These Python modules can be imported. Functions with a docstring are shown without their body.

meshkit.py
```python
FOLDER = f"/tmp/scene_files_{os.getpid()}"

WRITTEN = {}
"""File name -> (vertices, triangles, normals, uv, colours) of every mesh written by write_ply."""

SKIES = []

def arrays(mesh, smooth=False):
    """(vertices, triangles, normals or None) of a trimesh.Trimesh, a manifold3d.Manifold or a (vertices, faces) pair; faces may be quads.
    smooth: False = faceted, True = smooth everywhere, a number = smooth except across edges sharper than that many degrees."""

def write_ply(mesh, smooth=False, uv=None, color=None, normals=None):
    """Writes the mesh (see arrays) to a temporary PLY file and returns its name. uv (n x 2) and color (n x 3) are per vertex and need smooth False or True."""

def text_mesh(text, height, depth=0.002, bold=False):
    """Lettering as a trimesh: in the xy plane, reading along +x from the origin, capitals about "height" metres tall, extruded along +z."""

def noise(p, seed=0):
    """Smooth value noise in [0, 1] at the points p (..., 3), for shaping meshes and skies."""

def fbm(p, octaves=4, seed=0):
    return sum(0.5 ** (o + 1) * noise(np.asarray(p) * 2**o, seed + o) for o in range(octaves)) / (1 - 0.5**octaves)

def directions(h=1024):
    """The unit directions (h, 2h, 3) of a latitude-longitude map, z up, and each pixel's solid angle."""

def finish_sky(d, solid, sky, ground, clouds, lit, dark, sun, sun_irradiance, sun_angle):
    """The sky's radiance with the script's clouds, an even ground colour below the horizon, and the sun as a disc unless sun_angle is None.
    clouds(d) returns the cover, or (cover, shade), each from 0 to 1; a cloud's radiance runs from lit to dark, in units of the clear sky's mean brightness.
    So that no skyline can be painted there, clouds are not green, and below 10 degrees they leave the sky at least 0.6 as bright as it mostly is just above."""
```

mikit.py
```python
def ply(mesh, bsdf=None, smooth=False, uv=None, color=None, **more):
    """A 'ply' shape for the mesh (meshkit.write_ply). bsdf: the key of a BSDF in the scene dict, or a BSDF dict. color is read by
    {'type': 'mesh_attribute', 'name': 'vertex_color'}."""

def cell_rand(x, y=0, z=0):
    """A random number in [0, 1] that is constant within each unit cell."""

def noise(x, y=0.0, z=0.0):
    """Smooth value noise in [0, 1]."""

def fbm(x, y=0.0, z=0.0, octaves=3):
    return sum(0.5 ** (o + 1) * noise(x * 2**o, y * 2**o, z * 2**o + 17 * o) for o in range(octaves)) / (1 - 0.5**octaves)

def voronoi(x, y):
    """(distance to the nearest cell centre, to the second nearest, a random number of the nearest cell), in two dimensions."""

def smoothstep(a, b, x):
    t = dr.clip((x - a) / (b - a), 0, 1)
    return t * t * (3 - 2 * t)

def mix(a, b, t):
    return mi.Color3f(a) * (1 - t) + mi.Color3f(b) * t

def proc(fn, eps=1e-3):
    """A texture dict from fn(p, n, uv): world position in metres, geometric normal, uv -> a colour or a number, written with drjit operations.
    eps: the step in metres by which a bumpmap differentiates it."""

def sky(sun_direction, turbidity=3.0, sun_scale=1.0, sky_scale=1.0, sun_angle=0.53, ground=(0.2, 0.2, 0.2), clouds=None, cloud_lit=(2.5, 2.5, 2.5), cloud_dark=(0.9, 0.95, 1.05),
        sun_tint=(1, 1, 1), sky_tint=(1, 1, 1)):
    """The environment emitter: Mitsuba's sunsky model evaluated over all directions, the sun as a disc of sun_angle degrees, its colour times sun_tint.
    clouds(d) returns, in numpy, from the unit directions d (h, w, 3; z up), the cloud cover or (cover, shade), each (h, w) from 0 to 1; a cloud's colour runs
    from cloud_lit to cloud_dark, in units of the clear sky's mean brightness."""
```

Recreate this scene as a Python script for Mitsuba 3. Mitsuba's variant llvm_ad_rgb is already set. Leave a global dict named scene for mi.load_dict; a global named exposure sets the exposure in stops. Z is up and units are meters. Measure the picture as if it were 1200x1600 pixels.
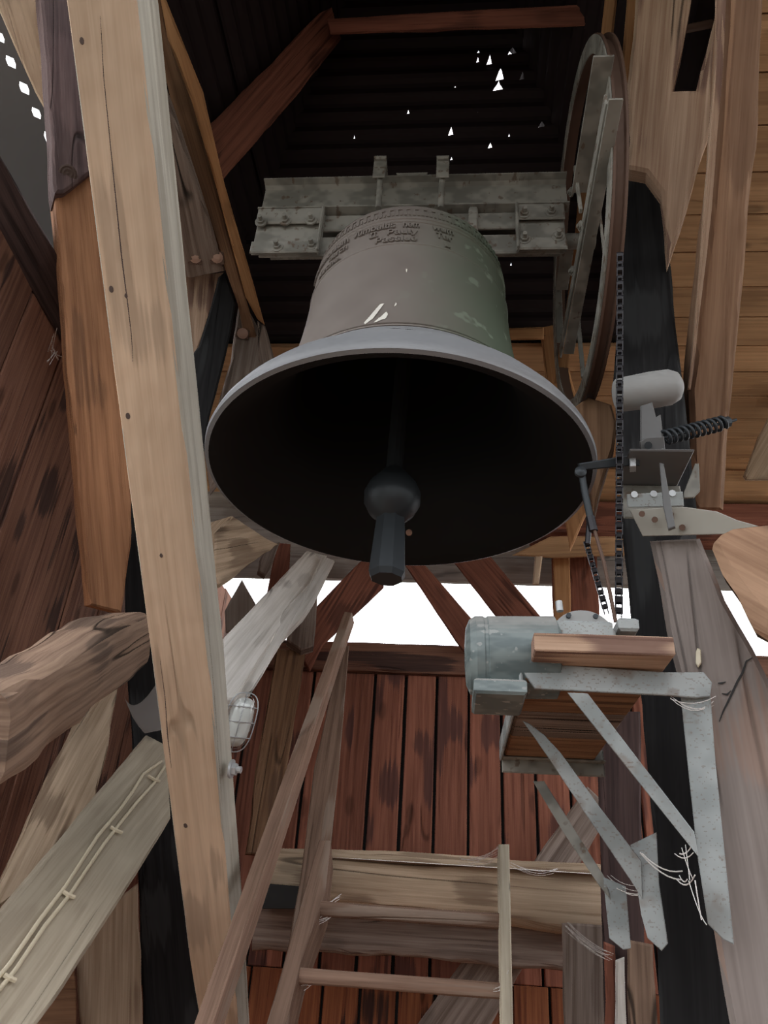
import math
import numpy as np
import drjit as dr
import mitsuba as mi
import trimesh
import shapely
from shapely.geometry import Polygon, LineString
import meshkit
import mikit

T = mi.ScalarTransform4f
rng = np.random.default_rng(11)
scene, labels = {"type": "scene"}, {}

# ------------------------------------------------------------------ camera, sky, exposure
EYE = np.array([0.0, 0.0, 1.6])
# rows: world x (along the headstock), y (towards the boarded wall), z (up), in the camera's right / down / forward axes
ROT = np.array([[0.99575333, 0.01741248, -0.09039975],
                [0.06924609, 0.50541031, 0.86009615],
                [0.06066537, -0.86270344, 0.50205826]])
FPX = 1200.0
scene["camera"] = {
    "type": "perspective", "fov": math.degrees(2 * math.atan(600 / FPX)), "fov_axis": "x", "near_clip": 0.02, "far_clip": 200.0,
    "to_world": T().look_at(origin=EYE.tolist(), target=(EYE + ROT[:, 2]).tolist(), up=(-ROT[:, 1]).tolist()),
}
exposure = 3.5
scene["sky"] = mikit.sky((0.25, 0.72, 0.65), turbidity=4.0, sun_scale=0.0, sky_scale=1.0, ground=(0.3, 0.3, 0.27),
                         clouds=lambda d: (np.full(d.shape[:2], 0.92), 0.25 + 0.35 * meshkit.fbm(d * 3.0, 3, 5)),
                         cloud_lit=(2.0, 1.97, 1.95), cloud_dark=(1.3, 1.3, 1.32))


def ray(px, py):
    return ROT @ np.array([px - 600.0, py - 800.0, FPX])


def at(px, py, y):
    """The point at the distance y in front of the camera (world y) that stands at this place of the frame."""
    d = ray(px, py)
    return EYE + d * (y / d[1])


def atz(px, py, z):
    d = ray(px, py)
    return EYE + d * ((z - EYE[2]) / d[2])


def atx(px, py, x):
    d = ray(px, py)
    return EYE + d * (x / d[0])


def unit(v):
    v = np.asarray(v, float)
    return v / np.linalg.norm(v)


# ------------------------------------------------------------------ materials
# wood: uv.x = 40 * piece + 20 + metres along the grain, uv.y = 8 * palette row + 4 + metres across it
#        light              dark               stain              stain  crack  knots
WOODS = {
    "new_pine": ((.62, .465, .335), (.52, .38, .265), (.22, .16, .12), .35, .25, .5),
    "brown_oak": ((.31, .18, .105), (.17, .09, .05), (.05, .03, .025), .35, .6, .3),
    "red_board": ((.36, .145, .095), (.20, .072, .046), (.05, .03, .035), .6, .5, .5),
    "dark_oak": ((.085, .055, .052), (.04, .026, .026), (.02, .015, .015), .3, .5, .2),
    "black_oak": ((.017, .017, .018), (.008, .008, .009), (.045, .048, .05), .5, .3, .0),
    "grey_oak": ((.33, .27, .235), (.17, .125, .10), (.09, .06, .05), .4, 1.0, .3),
    "tan_board": ((.56, .345, .19), (.43, .25, .13), (.2, .11, .06), .3, .2, .5),
    "dusty_beam": ((.52, .465, .36), (.40, .345, .26), (.2, .15, .11), .25, .6, .15),
    "red_oak": ((.30, .12, .08), (.16, .06, .04), (.04, .02, .018), .5, .5, .3),
    "orange_lath": ((.50, .27, .13), (.36, .175, .075), (.2, .1, .05), .2, .3, .3),
    "pink_oak": ((.56, .40, .29), (.34, .21, .14), (.13, .07, .06), .75, .8, .2),
    "dust_oak": ((.29, .25, .23), (.215, .18, .163), (.36, .22, .16), .4, .45, .2),
    "ladder_wood": ((.29, .19, .14), (.17, .105, .075), (.33, .27, .22), .45, .3, .1),
    "roof_dark": ((.012, .007, .008), (.007, .004, .005), (.02, .008, .007), .4, .2, .0),
    "pale_log": ((.60, .475, .345), (.40, .29, .195), (.12, .07, .045), .5, .7, .4),
    "eave_board": ((.36, .335, .31), (.27, .24, .22), (.16, .13, .11), .4, .4, .3),
    "orange_board": ((.36, .135, .06), (.18, .055, .028), (.02, .014, .016), .8, .6, .5),
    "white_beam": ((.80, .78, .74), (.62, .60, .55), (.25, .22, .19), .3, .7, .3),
    "side_pine": ((.47, .45, .385), (.36, .34, .285), (.22, .19, .15), .3, .4, .1),  # greyer, darker than the front; used on the pale brace's side faces
    "warm_oak": ((.46, .29, .19), (.30, .175, .11), (.12, .07, .05), .4, .7, .3),
    "hewn_brown": ((.31, .215, .155), (.17, .11, .08), (.06, .045, .04), .5, .9, .2),
    "wall_brown": ((.27, .14, .095), (.15, .07, .05), (.025, .018, .02), .7, .5, .5),
    "orange_oak": ((.40, .20, .105), (.24, .11, .055), (.08, .045, .03), .35, .5, .3),
    "purple_oak": ((.17, .115, .11), (.09, .058, .058), (.04, .03, .03), .3, .7, .2),
}
ROW = {k: i for i, k in enumerate(WOODS)}
TAB = np.array([[*a, *b, *c, s, k, q] for a, b, c, s, k, q in WOODS.values()], np.float32)
TABLES = [mi.Float(np.ascontiguousarray(TAB[:, i])) for i in range(12)]


def _wood_parts(uv):
    k, m = dr.floor(uv.x / 40), dr.floor(uv.y / 8)
    a, c = uv.x - 40 * k - 20, uv.y - 8 * m - 4
    r = mikit.cell_rand(k, 7, 3)
    warp = 0.012 * mikit.noise(a * 1.7 + r * 50, c * 5 + r * 11) + 0.003 * mikit.noise(a * 7, c * 14)
    g = mikit.fbm(a * 3.0 + r * 90, (c + warp) * 110, octaves=4)
    line = dr.abs(mikit.noise(a * 1.3 + r * 20, (c + warp) * 24 + r * 9) - 0.5)
    crack = (1 - mikit.smoothstep(0.004, 0.03, line)) * mikit.smoothstep(0.5, 0.62, mikit.noise(a * 2.1 + r * 77, c * 9 + 3))
    return m, a, c, r, g, crack


def wood_colour(p, n, uv):
    m, a, c, r, g, crack = _wood_parts(uv)
    i = mi.UInt32(dr.clip(m, 0, len(WOODS) - 1))
    t = [dr.gather(mi.Float, x, i) for x in TABLES]
    fine = mikit.noise(a * 14 + r * 5, c * 420)
    w = dr.clip((g - 0.5) * 1.5 + 0.3 + 0.4 * fine, 0, 1)
    col = mikit.mix(mi.Color3f(t[0], t[1], t[2]), mi.Color3f(t[3], t[4], t[5]), w)
    blot = mikit.fbm(a * 2.5 + r * 31, c * 7 + r * 17, octaves=3)
    col = col * (0.85 + 0.3 * r) * (0.72 + 0.56 * blot)
    st = mikit.smoothstep(0.60, 0.72, mikit.noise(a * 6 + r * 40, c * 17 + 2 + r * 3) * 0.7 + 0.3 * g) * t[9]
    f1, f2, fr = mikit.voronoi(a * 2.2 + r * 13, c * 5.5 + r * 29)
    knot = (1 - mikit.smoothstep(0.05, 0.12, f1)) * mikit.smoothstep(0.35, 0.45, fr) * t[11]
    col = mikit.mix(col, mi.Color3f(t[6], t[7], t[8]), dr.clip(st, 0, 1))
    col = mikit.mix(col, col * 0.25, dr.clip(knot, 0, 1))
    return mikit.mix(col, col * 0.14, dr.clip(crack * t[10], 0, 1))


def wood_height(p, n, uv):
    m, a, c, r, g, crack = _wood_parts(uv)
    return g * 0.8 - crack * 1.2 + 0.5 * mikit.noise(a * 30, c * 60)


scene["wood"] = {"type": "twosided", "b": {"type": "bumpmap", "arbitrary": mikit.proc(wood_height, 0.0015), "scale": 0.0028,
                 "b": {"type": "principled", "base_color": mikit.proc(wood_colour), "roughness": 0.82, "specular": 0.25}}}


def paint_colour(p, n, uv):
    w = mikit.fbm(p.x * 14, p.y * 14, p.z * 14, octaves=3)
    col = mikit.mix((.22, .245, .245), (.34, .37, .37), mikit.smoothstep(.35, .65, w))
    rust = mikit.smoothstep(.60, .72, mikit.fbm(p.x * 30 + 9, p.y * 30, p.z * 30, octaves=3))
    dirt = mikit.smoothstep(.5, .75, mikit.fbm(p.x * 6 + 40, p.y * 6, p.z * 6, octaves=2))
    fleck = mikit.smoothstep(.72, .80, mikit.noise(p.x * 330, p.y * 330, p.z * 330))
    col = mikit.mix(col, (.15, .10, .07), dr.clip(rust * .45 + fleck * .4, 0, 1))
    return mikit.mix(col, (.13, .125, .115), dirt * .75)


scene["grey_paint"] = {"type": "twosided", "b": {"type": "principled", "base_color": mikit.proc(paint_colour), "roughness": 0.5, "specular": 0.45}}


def motor_colour(p, n, uv):
    w = mikit.fbm(p.x * 25, p.y * 25, p.z * 60 + 2, octaves=3)
    col = mikit.mix((.10, .135, .14), (.175, .215, .215), mikit.smoothstep(.35, .65, w))
    chips = mikit.smoothstep(.66, .76, mikit.fbm(p.x * 90, p.y * 90, p.z * 90, octaves=2))
    col = mikit.mix(col, (.36, .38, .37), chips * .6)
    dust = mikit.smoothstep(.1, .8, n.z) * (.55 + .45 * w)
    return mikit.mix(col, (.33, .325, .31), dust)


scene["motor_paint"] = {"type": "twosided", "b": {"type": "principled", "base_color": mikit.proc(motor_colour), "roughness": 0.35, "specular": 0.5}}


def steel_colour(p, n, uv):
    w = mikit.fbm(p.x * 20, p.y * 20, p.z * 20 + 5, octaves=3)
    col = mikit.mix((.17, .165, .145), (.275, .265, .235), mikit.smoothstep(.35, .65, w))
    rust = mikit.smoothstep(.64, .76, mikit.fbm(p.x * 70 + 3, p.y * 45, p.z * 45, octaves=3))
    return mikit.mix(col, (.10, .055, .03), rust * .65)


scene["old_steel"] = {"type": "twosided", "b": {"type": "principled", "base_color": mikit.proc(steel_colour), "roughness": 0.55, "specular": 0.4}}


def bronze_colour(p, n, uv):
    w = mikit.fbm(p.x * 8, p.y * 8, p.z * 8, octaves=3)
    base = mikit.mix((.17, .145, .13), (.25, .22, .20), w)
    green = mikit.smoothstep(-0.16, 0.12, p.x + 0.12 * (w - .5)) * mikit.smoothstep(2.6, 2.75, p.z)
    col = mikit.mix(base, (.085, .125, .085), green * .85)  # green on the right side is camera shading painted into the bronze
    lip = 1 - mikit.smoothstep(2.757, 2.762, p.z)
    col = mikit.mix(col, mikit.mix((.21, .22, .235), (.27, .28, .295), w), lip)  # lip paler and bluer: sky light put into its colour
    chalk = mikit.smoothstep(.62, .74, mikit.fbm(p.x * 26 + 4, p.y * 26, p.z * 26, octaves=3)) * green
    return mikit.mix(col, (.26, .32, .25), chalk * .6)


scene["bronze"] = {"type": "twosided", "b": {"type": "principled", "base_color": mikit.proc(bronze_colour), "roughness": 0.46, "metallic": 0.15, "specular": 0.5}}
for name, col, rough, metal in (
    ("bell_inner_shade", (.005, .0065, .0075), .7, 0), ("dark_iron", (.035, .042, .048), .42, .3), ("chain_iron", (.028, .027, .031), .3, .5), ("rust_brown", (.125, .075, .055), .6, .2),
    ("white_lime", (.75, .73, .66), .8, 0), ("cable_cream", (.62, .56, .42), .5, 0), ("zinc", (.46, .48, .49), .4, .4), ("hammer_grey", (.29, .295, .29), .5, .0), ("plate_grey", (.33, .32, .28), .55, .0), ("knot_brown", (.10, .07, .06), .8, 0), ("diffuser", (.62, .66, .64), .35, 0),
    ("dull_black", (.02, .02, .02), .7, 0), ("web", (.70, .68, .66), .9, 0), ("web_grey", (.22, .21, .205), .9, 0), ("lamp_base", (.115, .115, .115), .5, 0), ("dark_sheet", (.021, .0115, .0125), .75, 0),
    ("mat_eave", (.13, .125, .125), .6, 0), ("bolt_rust", (.50, .33, .26), .6, .1), ("bulb_white", (.8, .8, .78), .3, 0),
):
    scene[name] = {"type": "twosided", "b": {"type": "principled", "base_color": {"type": "rgb", "value": list(col)}, "roughness": rough, "metallic": metal, "specular": 0.4}}
scene["cover_glass"] = {"type": "thindielectric", "int_ior": 1.5}


# ------------------------------------------------------------------ entries and names
COUNT = {}


def numbered(key):
    n = COUNT.get(key, -1) + 1
    COUNT[key] = n
    return key if n == 0 else f"{key}_{n:03d}"


def tag(key, label=None, cat=None, group=None, kind=None):
    d = {k: v for k, v in (("label", label), ("category", cat), ("group", group), ("kind", kind)) if v}
    if d:
        labels[key] = d


def thing(name, label=None, cat=None, group=None, kind=None):
    key = numbered(name)
    tag(key, label, cat, group, kind)
    return key


def obj(key, mesh, bsdf, parent=None, label=None, cat=None, group=None, kind=None, smooth=False):
    key = numbered(f"{parent}__{key}" if parent else key)
    if isinstance(mesh, tuple):                       # a piece of wood: (mesh, uv)
        scene[key] = mikit.ply(mesh[0], bsdf, smooth=True, uv=mesh[1])
    else:
        scene[key] = mikit.ply(mesh, bsdf, smooth=smooth)
    tag(key, label, cat, group, kind)
    return key


PIECE = [0]


def grain(mesh, wood, along, across, normal, angle=35, side_wood=None):
    """(mesh split at its sharp edges, uv) so that the wood's grain runs along the piece."""
    m = trimesh.graph.smooth_shade(mesh, angle=math.radians(angle), facet_minarea=None)
    v, f = np.array(m.vertices), np.array(m.faces)
    fn = np.cross(v[f[:, 1]] - v[f[:, 0]], v[f[:, 2]] - v[f[:, 0]])
    face = np.abs(fn @ normal) >= np.abs(fn @ across)             # faces the front or back: else a side
    key = np.unique(np.stack([f.ravel(), np.repeat(face, 3)], 1), axis=0, return_inverse=True)
    v, f, face = v[key[0][:, 0]], key[1].reshape(-1, 3), key[0][:, 1] > 0
    o = v.mean(0)
    q = v - o
    a, c, h = q @ along, q @ across, q @ normal
    side = np.where(face, c, h + 0.7)
    PIECE[0] += 1
    uv = np.stack([40.0 * PIECE[0] + 20 + a, 8.0 * np.where(face, ROW[wood], ROW[side_wood or wood]) + 4 + side], 1)
    return trimesh.Trimesh(v, f, process=False), uv


def resample(ring, step):
    out = []
    for i in range(len(ring)):
        a, b = ring[i], ring[(i + 1) % len(ring)]
        k = max(1, int(np.ceil(np.linalg.norm(b - a) / step)))
        out += [a + (b - a) * j / k for j in range(k)]
    return np.array(out)


def inset(ring, b):
    nxt, prv = np.roll(ring, -1, 0) - ring, ring - np.roll(ring, 1, 0)
    n1 = np.stack([-nxt[:, 1], nxt[:, 0]], 1)
    n1 /= np.linalg.norm(n1, axis=1, keepdims=True) + 1e-12
    n2 = np.stack([-prv[:, 1], prv[:, 0]], 1)
    n2 /= np.linalg.norm(n2, axis=1, keepdims=True) + 1e-12
    m = n1 + n2
    m /= np.maximum((m * m).sum(1, keepdims=True) / 2, 0.4)
    return ring + m * b


def prism(ring2, o, u, v, n, t, bevel=0.005, wob=0.0, step=0.06, skew=(0, 0, 0), seed=0, big=None):
    """A block: the outline ring2 (k x 2, in the axes u, v at o) pushed along n by t (+ skew), its edges bevelled and hewn uneven."""
    r = np.asarray(ring2, float)
    if Polygon(r).exterior.is_ccw is False:
        r = r[::-1]
    r = resample(r, step)
    if np.dot(np.cross(u, v), n) > 0:                # outward normals: the front cap looks along -n
        flip = True
    else:
        flip = False
    bevel = min(bevel, t * 0.45)
    layers = [(inset(r, bevel), 0.0), (r, bevel), (r, t - bevel), (inset(r, bevel), t)]
    if big:
        layers = [(inset(r, big), 0.0), (inset(r, big * .35), big * .25), (r, big), (r, t - bevel), (inset(r, bevel), t)]
    skew = np.asarray(skew, float)
    P = []
    for ring, h in layers:
        w = o + ring[:, :1] * u + ring[:, 1:] * v + n * h + skew * (h / t)
        if wob:
            k = (meshkit.fbm(w[:, None, :] * 9.0 + np.array([0, seed * 3.1, 0]) + np.array([[0, 0, 0], [31, 7, 5], [5, 19, 47]]), 3, seed) - 0.5) * 2
            w = w + (k[:, :1] * u + k[:, 1:2] * v + k[:, 2:3] * n * .6) * wob
        P.append(w)
    m = len(r)
    V, F = np.vstack(P), []
    i = np.arange(m)
    j = (i + 1) % m
    for L in range(len(layers) - 1):
        a, b = L * m, (L + 1) * m
        F += [np.stack([a + i, b + j, a + j], 1), np.stack([a + i, b + i, b + j], 1)]
    tv, tf = trimesh.creation.triangulate_polygon(Polygon(r), engine="earcut")
    tf = np.array([np.argmin(((r - q) ** 2).sum(1)) for q in tv])[tf]
    ar = np.cross(r[tf[:, 1]] - r[tf[:, 0]], r[tf[:, 2]] - r[tf[:, 0]])
    tf = np.where((ar < 0)[:, None], tf[:, ::-1], tf)
    F.append(tf)
    F.append(tf[:, ::-1] + (len(layers) - 1) * m)
    F = np.vstack(F)
    # ring is counter-clockwise in (u, v); the front cap's normal is u x v, which must look along -n
    mesh = trimesh.Trimesh(V, F, process=False)
    if flip:
        mesh.invert()
    return mesh


def plane_axes(A, B, N=None):
    d = unit(B - A)
    look = unit((A + B) / 2 - EYE)
    n = unit(look - d * (look @ d)) if N is None else unit(N)
    if N is not None:
        d = unit(d - n * (d @ n))
    if n @ look < 0:
        n = -n
    return d, np.cross(n, d), n


def outline(poly, A, n):
    """The frame's points poly on the plane through A with the normal n."""
    out = []
    for px, py in poly:
        r = ray(px, py)
        out.append(EYE + r * ((A - EYE) @ n) / (r @ n))
    return np.array(out)


def turned(A, B, N=None, turn=0.0):
    """The axes of a face along A-B; turn: degrees by which it faces away to the left (its right side shows)."""
    d, s, n = plane_axes(A, B, N)
    if turn:
        n = n * math.cos(math.radians(turn)) - s * math.sin(math.radians(turn))
        s = np.cross(n, d)
    return d, s, n


def slab_mesh(poly, A, B, t, N=None, bevel=0.005, wob=0.0, step=0.06, skew=(0, 0, 0), big=None, turn=0.0):
    A, B = at(*A), at(*B)
    d, s, n = turned(A, B, N, turn)
    w = outline(poly, A, n)
    o = w.mean(0)
    ring = np.stack([(w - o) @ d, (w - o) @ s], 1)
    PIECE[0] += 0
    return prism(ring, o, d, s, n, t, bevel, wob, step, skew, seed=PIECE[0] % 17, big=big), (d, s, n)


def timber(name, poly, A, B, t, wood, label, N=None, bevel=0.006, wob=0.006, skew=(0, 0, 0), cat="timber", parent=None, big=None, group=None, turn=0.0, side_wood=None):
    """A piece of timber whose visible face is poly (places in the frame); the line A-B along its grain gives the distances."""
    mesh, (d, s, n) = slab_mesh(poly, A, B, t, N, bevel, wob, 0.05, skew, big, turn)
    return obj(name, grain(mesh, wood, d, s, n, 35, side_wood), "wood", parent, label, cat, group)


def plate(name, poly, A, B, t, bsdf, parent=None, label=None, cat=None, N=None, bevel=0.0012, skew=(0, 0, 0), group=None, big=None):
    mesh, _ = slab_mesh(poly, A, B, t, N, bevel, 0.0, 0.5, skew, big)
    return obj(name, mesh, bsdf, parent, label, cat, group, smooth=25)


def box(x0, x1, y0, y1, z0, z1, bevel=0.004, wob=0.0, long="x", step=0.15):
    """A world-aligned block with bevelled edges, outline in the plane across its thinnest side."""
    size = np.array([x1 - x0, y1 - y0, z1 - z0])
    k = int(np.argmin(size))
    i, j = [q for q in range(3) if q != k]
    E = np.eye(3)
    o = np.array([x0, y0, z0]) + size / 2 - E[k] * size[k] / 2
    ring = np.array([[-1, -1], [1, -1], [1, 1], [-1, 1]]) * np.array([size[i], size[j]]) / 2
    return prism(ring, o, E[i], E[j], E[k], size[k], bevel, wob, step, seed=PIECE[0] % 13)


def board(x0, x1, y0, y1, z0, z1, wood, along, bevel=0.004, wob=0.0, tilt=None):
    mesh = box(x0, x1, y0, y1, z0, z1, bevel, wob)
    if tilt is not None:
        mesh.apply_transform(trimesh.transformations.rotation_matrix(tilt[0], tilt[1], mesh.vertices.mean(0)))
    E = np.eye(3)
    a = E["xyz".index(along)]
    size = np.array([x1 - x0, y1 - y0, z1 - z0])
    k = int(np.argmin(size))
    c = E[[q for q in range(3) if q not in (k, "xyz".index(along))][0]]
    return grain(mesh, wood, a, c, E[k])


def frames(P):
    P = np.asarray(P, float)
    tan = np.gradient(P, axis=0)
    tan /= np.linalg.norm(tan, axis=1, keepdims=True)
    up = np.array([0, 0, 1.0]) if abs(tan[0][2]) < 0.9 else np.array([0, 1.0, 0])
    U, V = [], []
    u = unit(np.cross(up, tan[0]))
    for t in tan:
        u = unit(u - t * (u @ t))
        U.append(u)
        V.append(np.cross(t, u))
    return tan, np.array(U), np.array(V)


def sweep(P, section, scale=None, closed=False):
    """section (k x 2) carried along the points P, capped at both ends."""
    P, sec = np.asarray(P, float), np.asarray(section, float)
    tan, U, V = frames(P)
    if closed:
        tan = np.roll(P, -1, 0) - np.roll(P, 1, 0)
        tan /= np.linalg.norm(tan, axis=1, keepdims=True)
    k, n = len(sec), len(P)
    rings = [P[i] + (sec[:, :1] * U[i] + sec[:, 1:] * V[i]) * (1 if scale is None else scale[i]) for i in range(n)]
    Vt, F = np.vstack(rings), []
    a = np.arange(k)
    b = (a + 1) % k
    for i in range(n if closed else n - 1):
        p, q = i * k, ((i + 1) % n) * k
        F += [np.stack([p + a, p + b, q + b], 1), np.stack([p + a, q + b, q + a], 1)]
    if not closed:
        Vt = np.vstack([Vt, P[:1], P[-1:]])
        c0, c1 = n * k, n * k + 1
        F += [np.stack([b, a, a * 0 + c0], 1), np.stack([(n - 1) * k + a, (n - 1) * k + b, a * 0 + c1], 1)]
    return trimesh.Trimesh(Vt, np.vstack(F), process=False)


def circle(r, k=10):
    t = np.arange(k) * 2 * math.pi / k
    return np.stack([np.cos(t), np.sin(t)], 1) * r


def tube(P, r, k=8):
    return sweep(P, circle(r, k))


def rounded(w, h, c, k=3):
    out = []
    for sx, sy, a0 in ((1, 1, 0), (-1, 1, 90), (-1, -1, 180), (1, -1, 270)):
        for q in range(k + 1):
            a = math.radians(a0 + 90 * q / k)
            out.append((sx * (w / 2 - c) + c * math.cos(a), sy * (h / 2 - c) + c * math.sin(a)))
    return np.array(out)


def bar_mesh(p, q, w, h, c=0.002):
    return sweep([p, p + (q - p) * .5, q], rounded(w, h, c, 1))


def log_mesh(P, W, H, c=0.35, wob=0.012, seed=1, k=4, step=0.05):
    """A hewn, roundish beam along P with the widths W and heights H (metres) at each point."""
    P = np.asarray(P, float)
    s = np.r_[0, np.cumsum(np.linalg.norm(np.diff(P, axis=0), axis=1))]
    m = max(6, int(s[-1] / step))
    x = np.linspace(0, s[-1], m)
    Q = np.stack([np.interp(x, s, P[:, i]) for i in range(3)], 1)
    for _ in range(3):
        Q[1:-1] = (Q[:-2] + 2 * Q[1:-1] + Q[2:]) / 4
    w, h = np.interp(x, s, W), np.interp(x, s, H)
    tan, U, V = frames(Q)
    sec = rounded(1, 1, c, k)
    rings = np.array([Q[i] + sec[:, :1] * w[i] * U[i] + sec[:, 1:] * h[i] * V[i] for i in range(m)])
    d = (meshkit.fbm(rings * 8 + seed * 7.3, 3, seed) - 0.5) * 2 * wob
    rings += (sec[None, :, :1] * U[:, None] + sec[None, :, 1:] * V[:, None]) * d[..., None] * 2
    K = len(sec)
    F, a = [], np.arange(K)
    b = (a + 1) % K
    for i in range(m - 1):
        F += [np.stack([i * K + a, i * K + b, (i + 1) * K + b], 1), np.stack([i * K + a, (i + 1) * K + b, (i + 1) * K + a], 1)]
    Vt = np.vstack([rings.reshape(-1, 3), Q[:1], Q[-1:]])
    F += [np.stack([b, a, a * 0 + m * K], 1), np.stack([(m - 1) * K + a, (m - 1) * K + b, a * 0 + m * K + 1], 1)]
    mesh = trimesh.Trimesh(Vt, np.vstack(F), process=False)
    # uv: along, around
    ang = np.arange(K) / K
    return mesh, Q, x


def log(name, P, W, H, wood, label, cat="timber", c=0.35, wob=0.012, seed=1, parent=None):
    mesh, Q, x = log_mesh(P, W, H, c, wob, seed)
    d = unit(Q[-1] - Q[0])
    s = unit(np.cross([0, 0, 1.0], d)) if abs(d[2]) < .95 else np.array([1.0, 0, 0])
    return obj(name, grain(mesh, wood, d, s, np.cross(d, s), 50), "wood", parent, label, cat)


def cyl(p, q, r, k=20, bevel=0.0):
    d = unit(np.asarray(q) - p)
    if not bevel:
        return tube([p, (np.asarray(p) + q) / 2, q], r, k)
    P = [p, np.asarray(p) + d * bevel, np.asarray(q) - d * bevel, q]
    return sweep([p, p + d * 1e-5, p + d * bevel, q - d * bevel, q - d * 1e-5, q], circle(1, k), [r - bevel, r - bevel, r, r, r - bevel, r - bevel])


def lathe(profile, p, axis, k=32, caps=True):
    """profile: (distance along the axis, radius) pairs."""
    d = unit(axis)
    u = unit(np.cross(d, [0, 0, 1.0] if abs(d[2]) < .9 else [1.0, 0, 0]))
    w = np.cross(d, u)
    t = np.arange(k) * 2 * math.pi / k
    rings = [p + d * a + (np.cos(t)[:, None] * u + np.sin(t)[:, None] * w) * r for a, r in profile]
    n = len(rings)
    V, F = np.vstack(rings), []
    a = np.arange(k)
    b = (a + 1) % k
    for i in range(n - 1):
        F += [np.stack([i * k + a, i * k + b, (i + 1) * k + b], 1), np.stack([i * k + a, (i + 1) * k + b, (i + 1) * k + a], 1)]
    if not caps:
        return trimesh.Trimesh(V, np.vstack(F), process=False)
    V = np.vstack([V, [p + d * profile[0][0]], [p + d * profile[-1][0]]])
    F += [np.stack([b, a, a * 0 + n * k], 1), np.stack([(n - 1) * k + a, (n - 1) * k + b, a * 0 + n * k + 1], 1)]
    return trimesh.Trimesh(V, np.vstack(F), process=False)


def hexbolt(p, d, r, head=0.008, stud=0.012):
    d = unit(d)
    parts = [cyl(p - d * .002, p + d * head, r, 6), cyl(p + d * head * .9, p + d * (head + stud), r * .55, 10), cyl(p - d * .002, p + d * .003, r * 1.5, 14)]
    return trimesh.util.concatenate(parts)


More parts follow.
